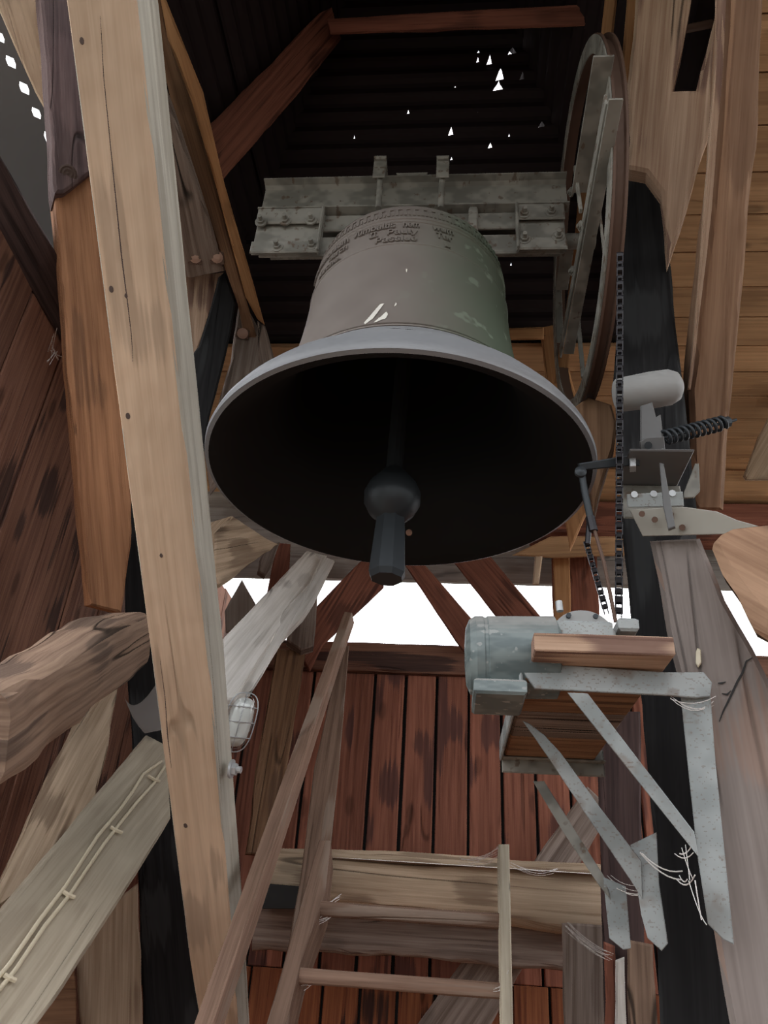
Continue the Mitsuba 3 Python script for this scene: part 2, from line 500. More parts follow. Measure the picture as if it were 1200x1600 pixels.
# ================================================================== THE SETTING
# --- wall_back: vertical red-brown boards under the opening, at y = 3.2
YB = 3.2
thing("wall_back", "rear wall of vertical red-brown boards below the bright opening", None, kind="structure")
edges = [atx_ for atx_ in np.arange(-1.9, 1.9, 0.1335)]
seam0 = at(680, 1195, YB)[0]
k0 = math.floor((-1.75 - seam0) / 0.1335)
for k in range(k0, k0 + 27):
    x0 = seam0 + k * 0.1335
    g = 0.0045 + 0.003 * rng.random()
    woodname = "red_board"
    zt = 2.66
    obj("board", board(x0 + g, x0 + 0.1335 - g, YB + 0.004 * rng.random(), YB + 0.03, 1.55, zt, woodname, "z", .003, .0015), "wood", "wall_back")
    obj("board", board(x0 + g + .02, x0 + 0.1335 - g + .022, YB + 0.004 * rng.random(), YB + 0.03, 0.0, 1.548, "orange_board", "z", .003, .0015), "wood", "wall_back")
obj("backing", box(-2.0, 2.0, YB + .035, YB + .06, 0.0, 2.66), "dull_black", "wall_back")
obj("wall_plate", board(-2.0, 2.0, YB - .03, YB + .09, 2.662, 2.79, "wall_brown", "x", .008, .004), "wood", "wall_back", "dark horizontal plate on top of the boards")
# boards and eave above the opening
for k in range(4):
    z0 = 3.115 + k * .13
    obj("upper_board", board(-2.0, 2.0, YB + .015 + .012 * k, YB + .045 + .012 * k, z0, z0 + .126, "eave_board", "x", .004, .002), "wood", "wall_back")
obj("upper_backing", box(-2.0, 2.0, YB + .1, YB + .12, 3.2, 3.75), "dull_black", "wall_back")

# --- wall_left: vertical boards at x = -1.3, seen sharply from the side
XL = -1.3
thing("wall_left", "left wall of brown vertical boards seen at a steep angle", None, kind="structure")
for k in range(-2, 12):
    y0 = 1.847 + k * 0.235
    g = .004
    top = 3.36 + .03 * rng.random()
    obj("board", board(XL - .03, XL + .004 * rng.random(), y0 + g, y0 + .235 - g, 0.0, top, "wall_brown", "z", .004, .0015), "wood", "wall_left")
obj("backing", box(XL - .06, XL - .035, 1.4, 5.0, 0, 3.3), "dull_black", "wall_left")

# --- wall_right: out of the picture but for the gap of light beside the right-hand posts
thing("wall_right", None, None, kind="structure")
for k in range(18):
    y0 = -1.5 + k * .3
    obj("board", board(1.9, 1.93, y0 + .004, y0 + .296, 0, 1.9, "red_board", "z"), "wood", "wall_right")

# --- wall_front: behind the camera, low boarding under a wide opening
thing("wall_front", None, None, kind="structure")
for k in range(16):
    x0 = -2.0 + k * .25
    obj("board", board(x0 + .004, x0 + .246, -1.6, -1.57, 0, 1.0, "red_board", "z"), "wood", "wall_front")

# --- floor
thing("floor", None, None, kind="structure")
for k in range(20):
    x0 = -2.0 + k * .2
    obj("board", board(x0 + .003, x0 + .197, -1.6, YB + .1, -.04, 0, "brown_oak", "y"), "wood", "floor")

# --- ceiling: tan boards along x at z = 3.6, round an open well under the spire
ZC = 3.6
WX0, WX1, WY0, WY1 = -0.95, 0.65, 0.35, 2.13
thing("ceiling", "boarded ceiling of tan planks on the right", None, kind="structure")
for k in range(-6, 16):
    y0 = 1.039 + .1437 * k
    tilt = (rng.normal() * .012, [1, 0, 0])
    x0 = WX1 if y0 < WY1 - .05 else -1.9
    obj("board", board(x0, 1.95, y0 + .002, y0 + .1415, ZC + .003 * rng.random(), ZC + .026, "tan_board", "x", .003, .001, tilt), "wood", "ceiling")
obj("backing", trimesh.util.concatenate([box(WX1, 2.0, -1.6, YB + .2, ZC + .035, ZC + .05), box(-2.0, WX1, WY1 + .01, YB + .2, ZC + .035, ZC + .05)]), "dull_black", "ceiling")  # added sheet above the boards, keeps sky from leaking through the joints

# --- the spire: four dark corrugated slopes over the well
APEX = np.array([(WX0 + WX1) / 2, (WY0 + WY1) / 2, 5.7])
HOLES = [(799, 83, 9), (764, 97, 6), (780, 120, 9), (777, 138, 11), (815, 122, 5), (845, 198, 7), (704, 209, 6), (765, 232, 5), (881, 64, 5), (891, 84, 7), (870, 99, 3), (747, 86, 3), (746, 97, 3),
         (868, 1, 5), (705, 249, 3), (795, 213, 2), (638, 180, 3), (711, 138, 2), (554, 217, 2), (809, 396, 2), (779, 414, 2), (798, 414, 2)]


def slope(name, c0, c1, label, holes=()):
    """A triangular roof slope from the eave c0-c1 to the apex: corrugated sheets, the corrugations level along the eave."""
    thing(name, label, None, kind="structure")
    c0, c1 = np.array(c0, float), np.array(c1, float)
    e = unit(c1 - c0)
    mid = (c0 + c1) / 2
    up = APEX - mid
    L = np.linalg.norm(up)
    up = unit(up - e * (up @ e))
    n = unit(np.cross(e, up))
    if n @ (APEX - np.array([0, 0, 9])) * 0 + n @ (mid - np.array([APEX[0], APEX[1], mid[2]])) < 0:
        n = -n
    W = np.linalg.norm(c1 - c0)
    hs = []
    for px, py, r in holes:
        d = ray(px, py)
        q = EYE + d * ((mid - EYE) @ n) / (d @ n) - mid
        s = np.linalg.norm(q + mid - EYE) / FPX * r * .8
        hs.append(Polygon([(q @ e - s * .7, q @ up - s), (q @ e + s * .8, q @ up - s * .8), (q @ e + s * .2, q @ up + s * 1.1)]))
    cut = shapely.union_all(hs) if hs else None
    sheet, i, h0 = .62, 0, 0.0
    while h0 < L:
        h1 = min(h0 + sheet, L)
        half = lambda h: W / 2 * (1 - h / L) + .13  # noqa: E731
        rows = np.linspace(h0 - (.075 if i else 0), h1 + .004, max(2, int((h1 - h0) / .013)))
        if len(rows) < 2:
            break
        V, F = [], []
        if cut is None or not cut.intersects(Polygon([(-half(h0), h0), (half(h0), h0), (half(h1), h1), (-half(h1), h1)])):
            for h in rows:
                wv = n * (.009 * math.sin(h * 2 * math.pi / .076) + .012 * (h - h0) * 0) + n * (-.012 * (i % 2))
                V += [mid + up * h - e * half(h) + wv, mid + up * h + e * half(h) + wv]
            m = len(rows)
            q = np.arange(m - 1) * 2
            F = np.vstack([np.stack([q, q + 1, q + 3], 1), np.stack([q, q + 3, q + 2], 1)])
            mesh = trimesh.Trimesh(np.array(V), F, process=False)
        else:
            strips = []
            for a, b in zip(rows[:-1], rows[1:]):
                g = Polygon([(-half(a), a), (half(a), a), (half(b), b), (-half(b), b)]).difference(cut)
                for piece in getattr(g, "geoms", [g]):
                    if piece.is_empty or piece.area < 1e-7:
                        continue
                    tv, tf = trimesh.creation.triangulate_polygon(piece, engine="earcut")
                    wv = .009 * np.sin(tv[:, 1] * 2 * math.pi / .076) - .012 * (i % 2)
                    strips.append(trimesh.Trimesh(mid + tv[:, :1] * e + tv[:, 1:] * up + wv[:, None] * n, tf, process=False))
            mesh = trimesh.util.concatenate(strips)
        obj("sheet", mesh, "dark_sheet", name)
        h0, i = h1, i + 1


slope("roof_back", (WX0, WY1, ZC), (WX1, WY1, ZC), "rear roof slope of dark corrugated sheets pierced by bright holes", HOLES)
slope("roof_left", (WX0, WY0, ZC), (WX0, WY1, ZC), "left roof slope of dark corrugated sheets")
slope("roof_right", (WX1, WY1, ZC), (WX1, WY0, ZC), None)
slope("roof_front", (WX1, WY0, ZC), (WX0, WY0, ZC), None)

# ================================================================== THE BELL
BX, BY, BZ = -0.130, 1.512, 2.57
OUT = [(.440, -.004), (.449, .0), (.4515, .008), (.447, .025), (.432, .052), (.408, .084), (.378, .115), (.348, .143), (.326, .166), (.314, .184), (.3105, .1885), (.303, .190), (.303, .1935), (.3065, .195), (.3065, .1985), (.300, .200), (.300, .2035), (.3035, .206), (.293, .24), (.283, .29), (.2745, .345), (.268, .405),
       (.264, .46), (.2618, .497), (.2637, .499), (.2637, .5025), (.261, .5045), (.2585, .54), (.2562, .580), (.2585, .582), (.2585, .586), (.2555, .588), (.2552, .593), (.2575, .595), (.2575, .599), (.2545, .601), (.251, .625), (.2475, .645), (.243, .658), (.232, .668), (.20, .679), (.13, .69), (.0, .693)]
INN = [(.440, -.004), (.425, .003), (.40, .02), (.375, .05), (.345, .09), (.315, .13), (.29, .17), (.272, .23), (.255, .3), (.243, .38), (.235, .48), (.228, .57), (.215, .62), (.17, .648), (.0, .655)]


def radius(z):
    zz = [p[1] for p in OUT[2:-5]]
    return np.interp(z, zz, [p[0] for p in OUT[2:-5]])


bell = thing("church_bell", "large bronze church bell with inscription band hanging mouth down from steel headstock", "bell")
C0 = np.array([BX, BY, BZ])
obj("body", lathe([(z, r) for r, z in OUT], C0, [0, 0, 1], 160, False), "bronze", bell, smooth=40)
obj("inner_wall", lathe([(z, r) for r, z in INN], C0, [0, 0, 1], 160, False), "bell_inner_shade", bell, "dark hollow inside of the bell", smooth=True)  # near black: the shade of the hollow is put into its colour


def on_bell(a_deg, z, off=0.0):
    r, a = radius(z) + off, np.radians(a_deg)
    return np.stack([BX + r * np.sin(a), BY - r * np.cos(a), BZ + np.asarray(z) + 0 * r], -1)


def lettering(text, a0, a1, z, height, depth=.0055):
    m = meshkit.text_mesh(text, height, depth, bold=True)
    v = np.array(m.vertices)
    w = v[:, 0].max() - v[:, 0].min()
    a = a0 + (v[:, 0] - v[:, 0].min()) / w * (a1 - a0)
    return trimesh.Trimesh(on_bell(a, z + v[:, 1], v[:, 2] - .0006), np.array(m.faces), process=False)


for word in (("sanctimonium", -74, -33, .560, .019), ("vümbaltis", -30, -5, .560, .019), ("hem", -1, 8, .560, .019), ("wum", 15, 27, .560, .018), ("durch", -48, -33, .534, .019), ("II.", -19, -14, .534, .019),
             ("Pauly", -9, 7, .534, .019), ("Ter", 17, 26, .534, .018), ("Kirche.", -57, -37, .508, .019), ("Passiue", -15, 7, .508, .019), ("L", 22, 25, .508, .018)):
    obj("inscription", lettering(*word), "bronze", bell, "raised lettering round the shoulder")
orn = []
for k in range(76):
    a = -180 + k * 360 / 76
    for da, z0, z1, w in ((0, .609, .634, .7), (2.4, .609, .622, .55), (1.2, .634, .641, 1.1)):
        c = np.array([[a + da - w, z0], [a + da + w, z0], [a + da + w * .4, z1], [a + da - w * .4, z1]])
        f, b = on_bell(c[:, 0], c[:, 1], .0028), on_bell(c[:, 0], c[:, 1], -.003)
        orn.append(trimesh.Trimesh(np.vstack([f, b]), [[0, 1, 2], [0, 2, 3], [4, 5, 1], [4, 1, 0], [1, 5, 6], [1, 6, 2], [2, 6, 7], [2, 7, 3], [3, 7, 4], [3, 4, 0]], process=False))
obj("ornament_band", trimesh.util.concatenate(orn), "bronze", bell, "raised leaf ornament round the shoulder")
m = meshkit.text_mesh("21", .032, .0004, bold=False)
v = np.array(m.vertices)
obj("number", trimesh.Trimesh(on_bell(-1.2 + v[:, 0] / .36 * 57.3, .122 + v[:, 1], v[:, 2] + .0004), np.array(m.faces), process=False), "dark_iron", bell, "faint dark number on the lip")


def splash(pts):
    """A white dropping on the bell's flank: outline in (degrees, height)."""
    r = resample(np.array(pts, float) * [1, 57.3 / .28 * .5], .9) / [1, 57.3 / .28 * .5]
    r = r + rng.normal(size=r.shape) * [.18, .0014]
    tv, tf = trimesh.creation.triangulate_polygon(Polygon(r).buffer(0) if Polygon(r).is_valid else Polygon(r).convex_hull, engine="earcut")
    f = on_bell(tv[:, 0], tv[:, 1], .0016)
    return trimesh.Trimesh(f, tf, process=False)


for pts in ([(-8.8, .272), (-6.6, .281), (-9.8, .232), (-13.2, .211), (-12.6, .207), (-10.2, .225)], [(-4.8, .248), (-3.9, .238), (-4.6, .218), (-7.8, .212), (-9.0, .209), (-7.4, .224)], [(-1.2, .282), (-.5, .28), (-.7, .270), (-1.5, .266), (-1.6, .273)],
            [(2.2, .404), (2.8, .404), (2.8, .394), (2.2, .394)]):
    obj("dropping", splash(pts), "white_lime", bell, "white bird dropping")
for a in (-23, 23):      # crown loops
    for s in (-1, 1):
        x = BX + .10 * (1 if a > 0 else -1) * .9
        obj("crown_loop", tube([[x, BY + s * .055, BZ + .66], [x * 1.0 - .0, BY + s * .06, BZ + .74], [x, BY + s * .03, BZ + .80], [x, BY, BZ + .81]], .02, 8), "bronze", bell, smooth=50)
# clapper
clap = thing("bell_clapper", "dark iron clapper with faceted tail hanging in the bell mouth", "clapper")
ball = at(613, 778, BY)
obj("ball", lathe([(-.066, .012), (-.06, .03), (-.04, .052), (-.015, .065), (.01, .066), (.035, .056), (.06, .036), (.075, .024)], ball, [0, 0, 1], 28), "dark_iron", clap, smooth=50)
obj("rod", cyl(ball + [0, 0, .06], [BX, BY, BZ + .62], .020, 12), "dark_iron", clap)
tail0, tail1 = ball - [0, 0, .02], at(604, 905, BY)
obj("tail", sweep([tail0, tail0 + (tail1 - tail0) * .4, tail0 + (tail1 - tail0) * .93, tail1], rounded(2, 2, .62, 1), [.029, .0335, .039, .033]), "dark_iron", clap, "faceted tail piece")
obj("mark", lathe([(-.004, .001), (-.002, .008), (.002, .009), (.005, .004)], at(639, 832, 1.80), unit([0, 1, .5]), 14), "bolt_rust", bell, "pale round spot inside the mouth")

# ================================================================== HEADSTOCK
HY = 1.425                                    # its front face
hs = thing("headstock", "grey painted steel headstock carrying the bell", "headstock")
PA, PB = at(403, 327, HY), at(890, 318, HY)
x0, x1, zc = PA[0], PB[0], (PA[2] + PB[2]) / 2
ztop = at(650, 275, HY)[2]
zfl = at(650, 300, HY)[2]


def channel(x0, x1, z0, z1, y, depth, flange, t=.007):
    """A rolled channel along x: web at y, flanges towards the camera with a rounded root."""
    sec = [(y - flange, z0), (y - flange, z0 + t * .7), (y - t * 2, z0 + t), (y - t * .6, z0 + t * 2), (y - t * .4, z1 - t * 2), (y - t * 2, z1 - t), (y - flange, z1 - t * .7), (y - flange, z1), (y, z1), (y, z0)]
    s = np.array(sec)
    V = np.vstack([np.c_[np.full(len(s), x), s] for x in (x0, x1)])
    k = len(s)
    a = np.arange(k)
    b = (a + 1) % k
    tv, tf = trimesh.creation.triangulate_polygon(Polygon(s), engine="earcut")
    idx = np.array([np.argmin(((s - q) ** 2).sum(1)) for q in tv])[tf]
    mesh = trimesh.Trimesh(V, np.vstack([np.stack([a, b, b + k], 1), np.stack([a, b + k, a + k], 1), idx, idx[:, ::-1] + k]), process=False)
    mesh.fix_normals()
    return mesh


obj("channel", channel(x0, x1, zc, ztop, HY + .03, .1, .034), "old_steel", hs, smooth=25)
obj("channel", channel(x0, x1, zc, ztop, HY + .15, .1, -.034), "old_steel", hs, smooth=25)
# lower strap pair with gap
zl0, zl1 = at(650, 386, HY)[2], at(650, 357, HY)[2]
zu0, zu1 = at(650, 347, HY)[2], zc - .002
obj("strap", box(x0 + .02, x1 - .02, HY + .022, HY + .034, zl0, zl1), "old_steel", hs, smooth=25)
obj("strap", box(x0 + .02, x1 - .02, HY + .022, HY + .034, zu0, zu1), "old_steel", hs, smooth=25)
obj("strap", box(x0 + .02, x1 - .02, HY + .12, HY + .132, zu0 + .02, zu1), "old_steel", hs, smooth=25)
obj("packing_block", board(at(540, 350, HY)[0], at(728, 350, HY)[0], HY + .03, HY + .14, zl0, zu1 - .004, "red_oak", "x"), "wood", hs, "reddish wooden packing block")
obj("packing_plate", box(at(732, 350, HY)[0], at(747, 350, HY)[0], HY + .005, HY + .15, zl0 + .01, zc), "old_steel", hs)
for (xa, xb, bolts) in ((at(397, 360, HY)[0], at(503, 360, HY)[0], ((408, 347), (446, 345), (486, 344), (487, 383), (433, 386))), (at(806, 350, HY)[0], at(884, 350, HY)[0], ((819, 334), (861, 332), (819, 374), (872, 370)))):
    za, zb = at(650, 392, HY)[2], zc
    br = obj("bearing_bracket", trimesh.util.concatenate([box(xa, xb, HY - .004, HY + .006, zb - .062, zb), box(xa, xb, HY - .004, HY + .006, za, za + .045), box(xa, xb, HY + .012, HY + .02, za + .01, zb - .01),
                                                           box(xb - .008 if xa < 0 else xa, xb if xa < 0 else xa + .008, HY - .012, HY + .01, za, zb)]), "old_steel", hs, "bolted bearing bracket", smooth=25)
    for bx, by in bolts:
        obj("bolt", hexbolt(at(bx, by, HY - .004), [0, -1, -.1], .0115, .010, .014), "old_steel", br, smooth=30)
for px in (594, 691):                          # hanging straps
    pt, pb = at(px + 1, 252, HY - .03), at(px - 2, 318, HY - .03)
    obj("hanger_bolt", tube([pt - [0, 0, .02], (pt + pb) / 2, pb - [0, 0, .02]], .0085, 10), "old_steel", hs, "upright hanger rod", smooth=40)
    obj("washer_plate", box(pt[0] - .018, pt[0] + .018, HY - .05, HY + .16, at(px, 272, HY)[2] + .005, at(px, 272, HY)[2] + .017), "old_steel", hs)
    obj("washer_plate", box(pt[0] - .017, pt[0] + .019, HY - .048, HY - .042, at(px, 275, HY - .05)[2], at(px, 250, HY - .05)[2]), "old_steel", hs)
obj("shim_plate", box(at(619, 280, HY)[0], at(668, 280, HY)[0], HY - .008, HY + .16, ztop, ztop + .008), "old_steel", hs)

# ================================================================== ROPE WHEEL
wheel = thing("bell_pulley", "large iron bell wheel with rust-brown rim and grey bars at right of headstock", "wheel")
WXC, WC, WR = 0.352, np.array([0.352, 1.52, 3.395]), .497


def wheel_pt(a, r, dx=0.0):
    a, r = np.broadcast_arrays(np.asarray(a, float), np.asarray(r, float))
    return np.stack([WC[0] + dx + 0 * a, WC[1] + r * np.cos(a), WC[2] + r * np.sin(a)], -1)


ang = np.linspace(0, 2 * math.pi, 97)[:-1]
# rim: a grooved channel section swept round (coordinates: across the rim, outward)
sec = np.array([(-.017, -.004), (-.017, .018), (-.011, .018), (-.009, .004), (.009, .004), (.011, .018), (.017, .018), (.017, -.004)])
V = np.vstack([wheel_pt(a, WR - .018 + sec[:, 1], 0)[:, :] + np.c_[sec[:, 0], sec[:, 0] * 0, sec[:, 0] * 0] for a in ang])
k, n = len(sec), len(ang)
a_, F = np.arange(k), []
for i in range(n):
    p, q = i * k, ((i + 1) % n) * k
    b_ = (a_ + 1) % k
    F += [np.stack([p + a_, p + b_, q + b_], 1), np.stack([p + a_, q + b_, q + a_], 1)]
rim = trimesh.Trimesh(V, np.vstack(F), process=False)
rim.fix_normals()
obj("rim", rim, "rust_brown", wheel, "grooved rust-brown rim", smooth=30)
r2 = [(-.0215, -.022), (-.0215, .006), (-.0175, .006), (-.0175, -.022)]
sec = np.array(r2)
V = np.vstack([wheel_pt(a, WR - .012 + sec[:, 1] * (1.5 if True else 1), 0) + np.c_[sec[:, 0], sec[:, 0] * 0, sec[:, 0] * 0] for a in ang])
k = 4
a_, F = np.arange(k), []
for i in range(n):
    p, q = i * k, ((i + 1) % n) * k
    b_ = (a_ + 1) % k
    F += [np.stack([p + a_, p + b_, q + b_], 1), np.stack([p + a_, q + b_, q + a_], 1)]
side = trimesh.Trimesh(V, np.vstack(F), process=False)
side.fix_normals()
obj("rim_face", side, "old_steel", wheel, "grey flat inner ring", smooth=30)
mesh, _ = slab_mesh([(945, 150), (952, 146), (954, 160), (929, 330), (880, 553), (863, 552), (868, 520), (900, 365), (925, 235)], (945, 150, 1.22), (870, 550, 1.72), .007)
# bars across the wheel, each between two places of the rim
wx = WC[0] - .03


def wheel_bar(p, q, w, t, dx, name="bar", label=None):
    P, Q = atx(*p, WC[0] + dx), atx(*q, WC[0] + dx)
    d = unit(Q - P)
    s = np.cross([1.0, 0, 0], d)
    ring = np.array([(0, -w / 2), (np.linalg.norm(Q - P), -w / 2), (np.linalg.norm(Q - P), w / 2), (0, w / 2)])
    mesh = prism(ring, P, d, s, np.array([1.0, 0, 0]), t, .0012, step=1)
    return obj(name, mesh, "old_steel", wheel, label, smooth=25)


b1 = wheel_bar((945, 155), (874, 552), .036, .006, -.045, "angle_bar", "long grey angle bar with bolts")
wheel_bar((951, 155), (880, 552), .006, .03, -.045, "angle_bar_web")
for px, py in ((908, 353), (895, 423), (893, 300)):
    obj("bolt", hexbolt(atx(px, py, WC[0] - .045), [-1, -.2, -.2], .009, .007, .004), "old_steel", b1, smooth=30)
wheel_bar((927, 88), (893, 300), .007, .046, -.062, "flat_bar", "grey flat bar")
wheel_bar((878, 378), (868, 452), .007, .036, -.060, "flat_bar")
wheel_bar((867, 448), (870, 535), .007, .020, -.050, "flat_bar")
wheel_bar((934, 320), (945, 425), .008, .006, -.01, "flat_bar")
wheel_bar((896, 262), (905, 330), .012, .008, -.055, "stay_rod")
wheel_bar((897, 468), (908, 590), .008, .012, -.01, "flat_bar")
obj("hub", cyl(np.array([x1 - .02, BY, zc - .05]), np.array([WC[0] + .03, BY, zc - .05]), .022, 16), "old_steel", wheel, smooth=40)

# ================================================================== CHAINS
def chain(name, P0, P1, label, pitch=.0127, sag=0.0, roll=.0060):
    key = thing(name, label, "chain")
    L = np.linalg.norm(P1 - P0)
    n = int(L / pitch)
    d = unit(P1 - P0)
    u = unit(np.cross(d, [0.2, 1.0, 0]))
    w = np.cross(d, u)
    h = .0127 * .5
    link_p = []
    for s in (-1, 1):
        ring = np.array([(math.cos(t) * .0056 + (h if math.cos(t) > 0 else -h), math.sin(t) * .0056) for t in np.linspace(.2, 2 * math.pi + .2, 13)[:-1]])
        link_p.append(prism(ring, u * s * .0042, d, w, u, .0016, .0003, step=1))
    link_p.append(cyl(-d * h - u * .0042, -d * h + u * .0042, roll, 8))
    wide = trimesh.util.concatenate(link_p)
    tight = wide.copy()
    for g_ in (wide, tight):
        g_.apply_scale(pitch / .0127 * np.array([1.0, 1.0, 1.0]))
    shapes = [mikit.ply(wide, "chain_iron"), mikit.ply(tight.apply_transform(trimesh.transformations.scale_matrix(.8, None, None)), "chain_iron")]
    for i in range(n):
        c = P0 + d * (i + .5) * L / n
        k = numbered(f"{key}__link")
        scene[k] = {**shapes[i % 2], "to_world": T().translate((c + np.array([0, 0, 0])).tolist())}
    return key


CT = wheel_pt(math.radians(212), WR, 0)
chain("drive_chain", at(968, 400, 1.10), at(966, 968, 1.24), "black roller chain running straight down from the bell wheel to the motor", .0165)
chain("short_chain", at(916, 850, 1.24), at(947, 958, 1.235), "short slanting black chain from the hammer rod to the motor", .0127)

# ================================================================== LEFT-HAND TIMBERS
BRACE = (158, 0, .56), (331, 1500, 2.06)
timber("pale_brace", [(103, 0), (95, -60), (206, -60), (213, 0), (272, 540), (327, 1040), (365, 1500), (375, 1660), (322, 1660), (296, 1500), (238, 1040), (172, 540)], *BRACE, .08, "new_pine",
       "pale new square-sawn timber brace leaning across the left, in front of the brown post", wob=.0012, bevel=.003, cat="timber brace", turn=27, side_wood="side_pine")
dP, sP, nP = turned(at(*BRACE[0]), at(*BRACE[1]), None, 27)


def on_brace(pts, lift=0.0):
    return outline(pts, at(*BRACE[0]), nP) - nP * lift


P = on_brace([(353, 1216)])[0] + nP * .03 - sP * .001
obj("bolt", hexbolt(P, -sP, .013, .012, .010), "zinc", "pale_brace", "bolt with round washer", smooth=30)
for pts in ([(157, 25), (162, 120), (170, 200), (180, 300), (190, 400), (199, 470), (205, 520), (208, 565)], [(250, 1030), (258, 1090), (262, 1150), (268, 1200)]):
    w_ = on_brace(pts, .0004)
    wd = np.interp(np.arange(len(w_)), [0, len(w_) / 2, len(w_) - 1], [.0003, .0011, .0003])[:, None]
    top, bot = w_ + sP * wd, w_ - sP * wd
    q = np.arange(len(w_) - 1)
    m = len(w_)
    obj("crack", trimesh.Trimesh(np.vstack([top, bot]), np.vstack([np.stack([q, q + 1, q + 1 + m], 1), np.stack([q, q + 1 + m, q + m], 1)]), process=False), "knot_brown", "pale_brace", "long drying crack")
for px, py, r in ((200, 650, .0048), (174, 452, .0045), (197, 462, .003), (252, 868, .0035), (128, 64, .004), (290, 1290, .005)):
    P = on_brace([(px, py)], .0008)[0]
    t_ = np.linspace(0, 2 * math.pi, 15)[:-1]
    ring = np.stack([np.cos(t_) * r * 1.25, np.sin(t_) * r * .9], 1)
    obj("knot", prism(ring, P, dP, sP, nP, .002, .0003, step=1), "knot_brown", "pale_brace", "small dark knot")
timber("brown_post", [(100, 292), (150, 240), (162, 330), (185, 400), (205, 760), (206, 850), (190, 957), (140, 945), (135, 880), (118, 700), (105, 560), (97, 430), (91, 360), (86, 295)], (112, 290, 1.42), (168, 940, 1.95), .11, "orange_oak",
       "old orange-brown hewn post left of the pale brace, under the dark knotted timber", wob=.006, bevel=.006, cat="timber post", turn=-10)
timber("dark_knotted_post", [(62, -40), (128, -40), (150, 200), (158, 258), (100, 300), (86, 300), (84, 285), (75, 120)], (100, 0, 1.19), (112, 285, 1.40), .11, "purple_oak",
       "dark purplish timber with a big knot in the upper left, above the orange-brown post", wob=.006, bevel=.008, cat="timber post", turn=-10)
obj("knot", lathe([(-.01, .024), (.001, .026), (.003, .021), (.001, .017), (.003, .012), (.001, .006), (.002, .001)], at(106, 271, 1.385), unit(EYE - at(106, 271, 1.385)), 18), "knot_brown", "dark_knotted_post", "large dark knot", smooth=30)
timber("black_post", [(196, 760), (235, 760), (330, 1660), (225, 1660), (215, 1300), (205, 1150), (195, 1000)], (215, 780, 2.42), (280, 1600, 2.85), .08, "black_oak",
       "tar-black post in the shadow behind the pale brace", wob=.006, cat="timber post")
timber("eave_rafter", [(-60, -90), (70, -60), (66, 0), (80, 190), (55, 145), (0, 20), (-30, -40)], (20, -40, 1.15), (80, 180, 1.5), .08, "new_pine",
       "light rafter in the top left corner beside the row of bright gaps", wob=.004, cat="rafter")
# eave sheet with the bright gaps between it and the rafter
A, B = at(10, 60, 1.42), at(80, 240, 1.78)
d, s, n = plane_axes(A, B)
ring = outline([(-120, -140), (30, -60), (98, 215), (98, 420), (40, 330), (-120, 120)], A, n)
o = ring.mean(0)
hol = []
for px, py, ra in ((0, 58, 9), (17, 97, 10), (38, 138, 10), (57, 177, 9), (77, 216, 10)):
    c = outline([(px, py)], A, n)[0] - o
    q = outline([(px + ra * .75, py + ra * 1.1)], A, n)[0] - o
    e = unit(np.array([(q - c) @ d, (q - c) @ s]))
    c2 = np.array([c @ d, c @ s])
    L_ = np.linalg.norm(q - c)
    f = np.array([-e[1], e[0]])
    hol.append(Polygon([c2 + e * L_, c2 + f * L_ * .62 + e * L_ * .2, c2 + f * L_ * .4 - e * L_ * .6, c2 - e * L_, c2 - f * L_ * .62 - e * L_ * .2, c2 - f * L_ * .4 + e * L_ * .6]))
g = Polygon(np.stack([(ring - o) @ d, (ring - o) @ s], 1)).difference(shapely.union_all(hol))
tm = trimesh.creation.extrude_polygon(g, .012, engine="earcut")
v = np.array(tm.vertices)
obj("eave_sheet", trimesh.Trimesh(o + v[:, :1] * d + v[:, 1:2] * s + v[:, 2:] * n, tm.faces, process=False), "mat_eave", None, "grey sheet under the eave at upper left with a row of bright gaps", "eave sheet")
timber("dark_brace", [(-40, 180), (0, 245), (47, 330), (93, 405), (135, 470), (140, 580), (106, 550), (85, 515), (48, 455), (0, 382), (-40, 330)], (0, 300, 1.30), (100, 490, 1.72), .1, "dark_oak",
       "dark curved brace rising to the left edge above the boarded wall", wob=.006, cat="timber brace")
log("curved_tie_beam", [at(-60, 1160, 1.25), at(60, 1085, 1.52), at(130, 1035, 1.74), at(196, 1000, 2.0)], [.145, .15, .15, .135], [.175, .18, .175, .16], "hewn_brown",
    "thick bent hewn beam coming in from the left edge to the brown post", seed=3, wob=.016, c=.26)
timber("dusty_tie_beam", [(-60, 1475), (0, 1420), (229, 1147), (262, 1165), (268, 1275), (232, 1337), (101, 1540), (50, 1610), (-60, 1760)], (-20, 1560, 1.45), (250, 1215, 2.3), .14, "dusty_beam",
       "pale dusty square beam with two cream cables, lower left", wob=.003, cat="timber", skew=(0, 0, 0))
# cables on its face
Ac, Bc = at(-20, 1560, 1.45), at(250, 1215, 2.3)
dB, sB, nB = plane_axes(Ac, Bc)


def on_beam(pts, lift=.006):
    return outline(pts, Ac, nB) - nB * lift


